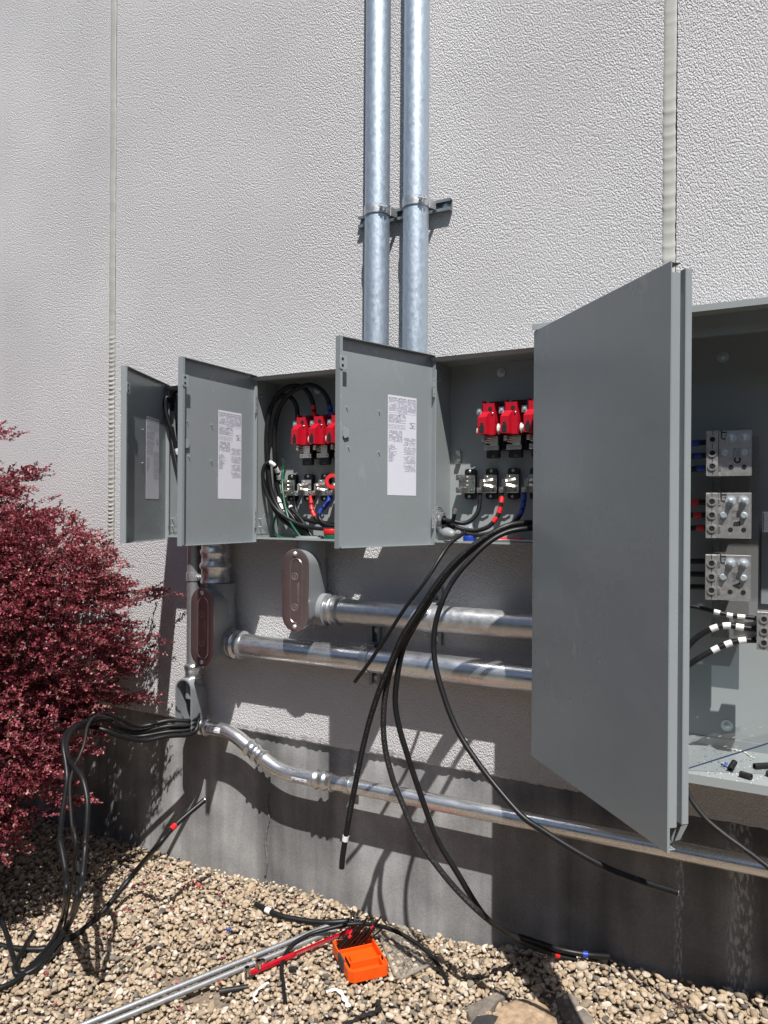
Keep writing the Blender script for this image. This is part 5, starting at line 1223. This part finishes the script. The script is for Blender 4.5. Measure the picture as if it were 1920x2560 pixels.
# big flat rocks and fabric at the lower edge
def slab(name, pts, h, m, label, seed, cat='rock', dome=.0):
    rg = random.Random(seed); P = [gat(x, y, .004) for x, y in pts]; c = sum(P, Vector())/len(P); n = len(P); b = MB()
    P = crom(P+[P[0]], 4)[:-1]; n = len(P); rings = []
    for s_, z in ((1.0, 0), (1.0, h*.6), (.95, h), (.7, h+dome*.6), (.35, h+dome)):
        rings.append([c+(p_-c)*s_*(1+rg.uniform(-.015, .015))+Vector((0, 0, z+rg.uniform(-1, 1)*.002)) for p_ in P])
    vs = [p_ for r_ in rings for p_ in r_]+[c+Vector((0, 0, h+dome))]
    fs = [(i*n+k, i*n+(k+1) % n, (i+1)*n+(k+1) % n, (i+1)*n+k) for i in range(4) for k in range(n)]+[(4*n+k, 4*n+(k+1) % n, 5*n) for k in range(n)]
    b.add(vs, fs, raw=True); return tag(b.build(name, m, smooth=50), label, cat)
z8r = lambda x, y: (1200+x*.434, 2000+y*.434)
slab('flat_rock', [z8r(*p_) for p_ in ((60, 1350), (90, 1270), (170, 1205), (290, 1190), (400, 1245), (455, 1340), (440, 1440), (100, 1460))], .026, M_tan, 'large tan rounded flat rock at the bottom edge', 3, dome=.006)
slab('flat_rock', [z8r(*p_) for p_ in ((-80, 1225), (20, 1170), (150, 1120), (165, 1135), (60, 1240), (40, 1300), (-60, 1290))], .016, M_slab, 'grey-brown flat slab left of the tan rock', 4)
slab('flat_rock', [z8r(*p_) for p_ in ((440, 1160), (530, 1140), (590, 1220), (660, 1300), (600, 1350), (480, 1300))], .014, M_slab, 'dark grey slab right of the tan rock', 6)
b = MB(); pts = [z8r(*p_) for p_ in ((-60, 1300), (-20, 1245), (60, 1235), (130, 1250), (60, 1330))]
P = [gat(x, y, .022+.012*((i*7) % 3)) for i, (x, y) in enumerate(pts)]; b.add(P+[p_-Vector((0, 0, .002)) for p_ in P], [(0, 1, 2, 3, 4), (9, 8, 7, 6, 5)]+[(i, i+5, (i+1) % 5+5, (i+1) % 5) for i in range(5)], raw=True)
tag(b.build('landscape_fabric', M_fabric), 'torn corner of dark fabric beside the tan rock', 'fabric')
b = MB(); rg = random.Random(2)
for k in range(4):
    P = crom([gat(*z8r(1120+rg.uniform(-20, 90), 1150+rg.uniform(-20, 50)), .03+rg.uniform(0, .02)) for _ in range(5)], 6); b.tube(P, .0009, 5)
tag(b.build('dry_twigs', M_stem), 'tangle of thin dry stems on the pebbles near the wall at right', 'twigs')
# ------------------------------------------------------------------ red barberry
shrub = thing('barberry_shrub', (-2.95, -.75, .0), 'dense dark red barberry shrub filling the left edge, sprays reaching over the wall', 'shrub')
ELL = [((-2.50, -.44, 1.10), (.36, .30, .36)), ((-3.05, -.62, .98), (.78, .50, .64)), ((-2.56, -.48, 1.03), (.50, .38, .50)), ((-2.54, -.58, .80), (.42, .38, .36)), ((-2.62, -.82, .66), (.42, .34, .40)), ((-3.25, -.55, 1.42), (.62, .42, .50)), ((-2.66, -.42, 1.30), (.34, .28, .30)), ((-2.70, -1.0, .52), (.40, .30, .36)), ((-2.45, -.70, .55), (.26, .24, .24))]
def bush():
    LV = []; tones = []; stems = MB(); rg = np.random.default_rng(11)
    tot = sum(r_[0]*r_[1]*r_[2] for _, r_ in ELL); NT = 13500
    tw = []
    for (c, r_) in ELL:
        n = int(NT*(r_[0]*r_[1]*r_[2])**.8/sum((q[0]*q[1]*q[2])**.8 for _, q in ELL))
        nf = int(n*.50); d = rg.normal(size=(nf, 3)); d /= np.linalg.norm(d, axis=1)[:, None]
        rad = rg.uniform(.35, 1.0, nf)**.45*.86
        p = np.array(c)+d*rad[:, None]*np.array(r_)
        tw += [(a, b_, q, None) for a, b_, q in zip(p, d, rad)]
        nc = max(3, int((n-nf)/34)); dc = rg.normal(size=(nc, 3)); dc /= np.linalg.norm(dc, axis=1)[:, None]
        for q in dc:                                   # flat layered sprays
            rr_ = rg.uniform(.74, 1.0); cc = np.array(c)+q*rr_*np.array(r_); tone0 = rg.uniform(.25, .85); tl = rg.normal(0, .14, 2)
            for _ in range(34):
                off = np.array([rg.normal(0, .050), rg.normal(0, .050), 0.0]); off[2] = off[0]*tl[0]+off[1]*tl[1]+rg.normal(0, .012)
                tw.append((cc+off, q, rr_, tone0))
    for p, d, rad, tone0 in tw:
        if p[1] > -.10 or p[2] < .10: continue
        horiz = np.array([d[0], d[1], 0.0]); horiz /= (np.linalg.norm(horiz)+1e-6)
        sg = .36 if tone0 is None else .22; dir_ = horiz*.95+np.array([.0, -.12, .22])+rg.normal(0, 1, 3)*np.array([sg*1.6, sg*1.6, sg*.7]); dir_ += d*.25; dir_ /= np.linalg.norm(dir_)
        L = rg.uniform(.045, .10)*(1.0+(1.0 if rad > .86 and rg.random() < .03 else 0))
        if p[0]+dir_[0]*L > -2.17 and rg.random() < .93: continue
        droop = rg.uniform(-.10, .25)
        npt = 6; pts = [p+dir_*L*t+np.array([0, 0, -droop*L*t*t]) for t in np.linspace(0, 1, npt)]
        pts = [np.array([q[0], min(q[1], -.03), max(q[2], .04)]) for q in pts]
        stems.tube([Vector(q) for q in pts], [.0018-.0012*k/(npt-1) for k in range(npt)], 3, caps=False)
        nl = int(L/.0072); base = rg.beta(2.4, 2.2) if tone0 is None else tone0+rg.normal(0, .06)
        for j in range(nl):
            t = (j+rg.random()*.6)/nl*.98+.02; q = p+dir_*L*t+np.array([0, 0, -droop*L*t*t]); q = np.array([q[0], min(q[1], -.02), max(q[2], .03)])
            for w_ in range(2 if rg.random() < .75 else 1):
                s_ = rg.uniform(.0110, .0180)*(1.0-.30*t)
                ld = dir_*.55+rg.normal(0, .62, 3)+np.array([0, 0, .22]); ld /= np.linalg.norm(ld)
                nn = np.array([0, 0, 1.0])+rg.normal(0, .55, 3); sv = np.cross(ld, nn); sv /= (np.linalg.norm(sv)+1e-6); up = np.cross(sv, ld)
                LV.append([q, q+ld*s_*.45+sv*s_*.26+up*s_*.08, q+ld*s_*.82+sv*s_*.30+up*s_*.10, q+ld*s_*1.05, q+ld*s_*.82-sv*s_*.30+up*s_*.10, q+ld*s_*.45-sv*s_*.26+up*s_*.08])
                tones.append(np.clip(base*.75+rg.normal(.14, .13)+.12*t, 0, 1))
    LF = np.array([[0, 1, 2, 3], [0, 3, 4, 5]])
    V = np.array(LV)-np.array(shrub.location)
    o = scatter_mesh('foliage', V, LF, np.array(tones), M_leaf, 6); o.parent = shrub
    # main stems
    for i in range(60):
        c, r_ = ELL[i % len(ELL)]; d = rg.normal(size=3); d /= np.linalg.norm(d); tgt = np.array(c)+d*np.array(r_)*.75
        tgt[1] = min(tgt[1], -.12); tgt[2] = max(tgt[2], .25)
        b0 = np.array([-2.95+rg.normal(0, .07), -.75+rg.normal(0, .06), 0.0]); mid = b0*.5+tgt*.5+np.array([0, 0, .18])
        stems.tube(crom([Vector(b0), Vector(b0*.75+mid*.25+np.array([0, 0, .05])), Vector(mid), Vector(tgt)], 5), [.010-.0075*k/15 for k in range(16)], 6)
    stems.build('stem', M_stem, shrub, smooth=50)
bush()
# red leaves dropped on the pebbles round the shrub
rl = np.random.default_rng(5); LV = []
for _ in range(260):
    x, y = rl.normal(-2.35, .42), -abs(rl.normal(0, .55))-.05; z = gz(x, y)+.012; s_ = rl.uniform(.005, .009); a = rl.uniform(0, 6.28)
    l_ = np.array([math.cos(a), math.sin(a), rl.uniform(-.3, .4)])*s_*2; q_ = np.array([-math.sin(a), math.cos(a), rl.uniform(-.4, .4)])*s_*.7; p = np.array([x, y, z])
    LV.append([p, p+l_*.45+q_, p+l_*.8+q_, p+l_, p+l_*.8-q_, p+l_*.45-q_])
tag(scatter_mesh('leaf_litter', np.array(LV), np.array([[0, 1, 2, 3], [0, 3, 4, 5]]), rl.uniform(.2, 1, 260), M_leaf, 6), kind='stuff')
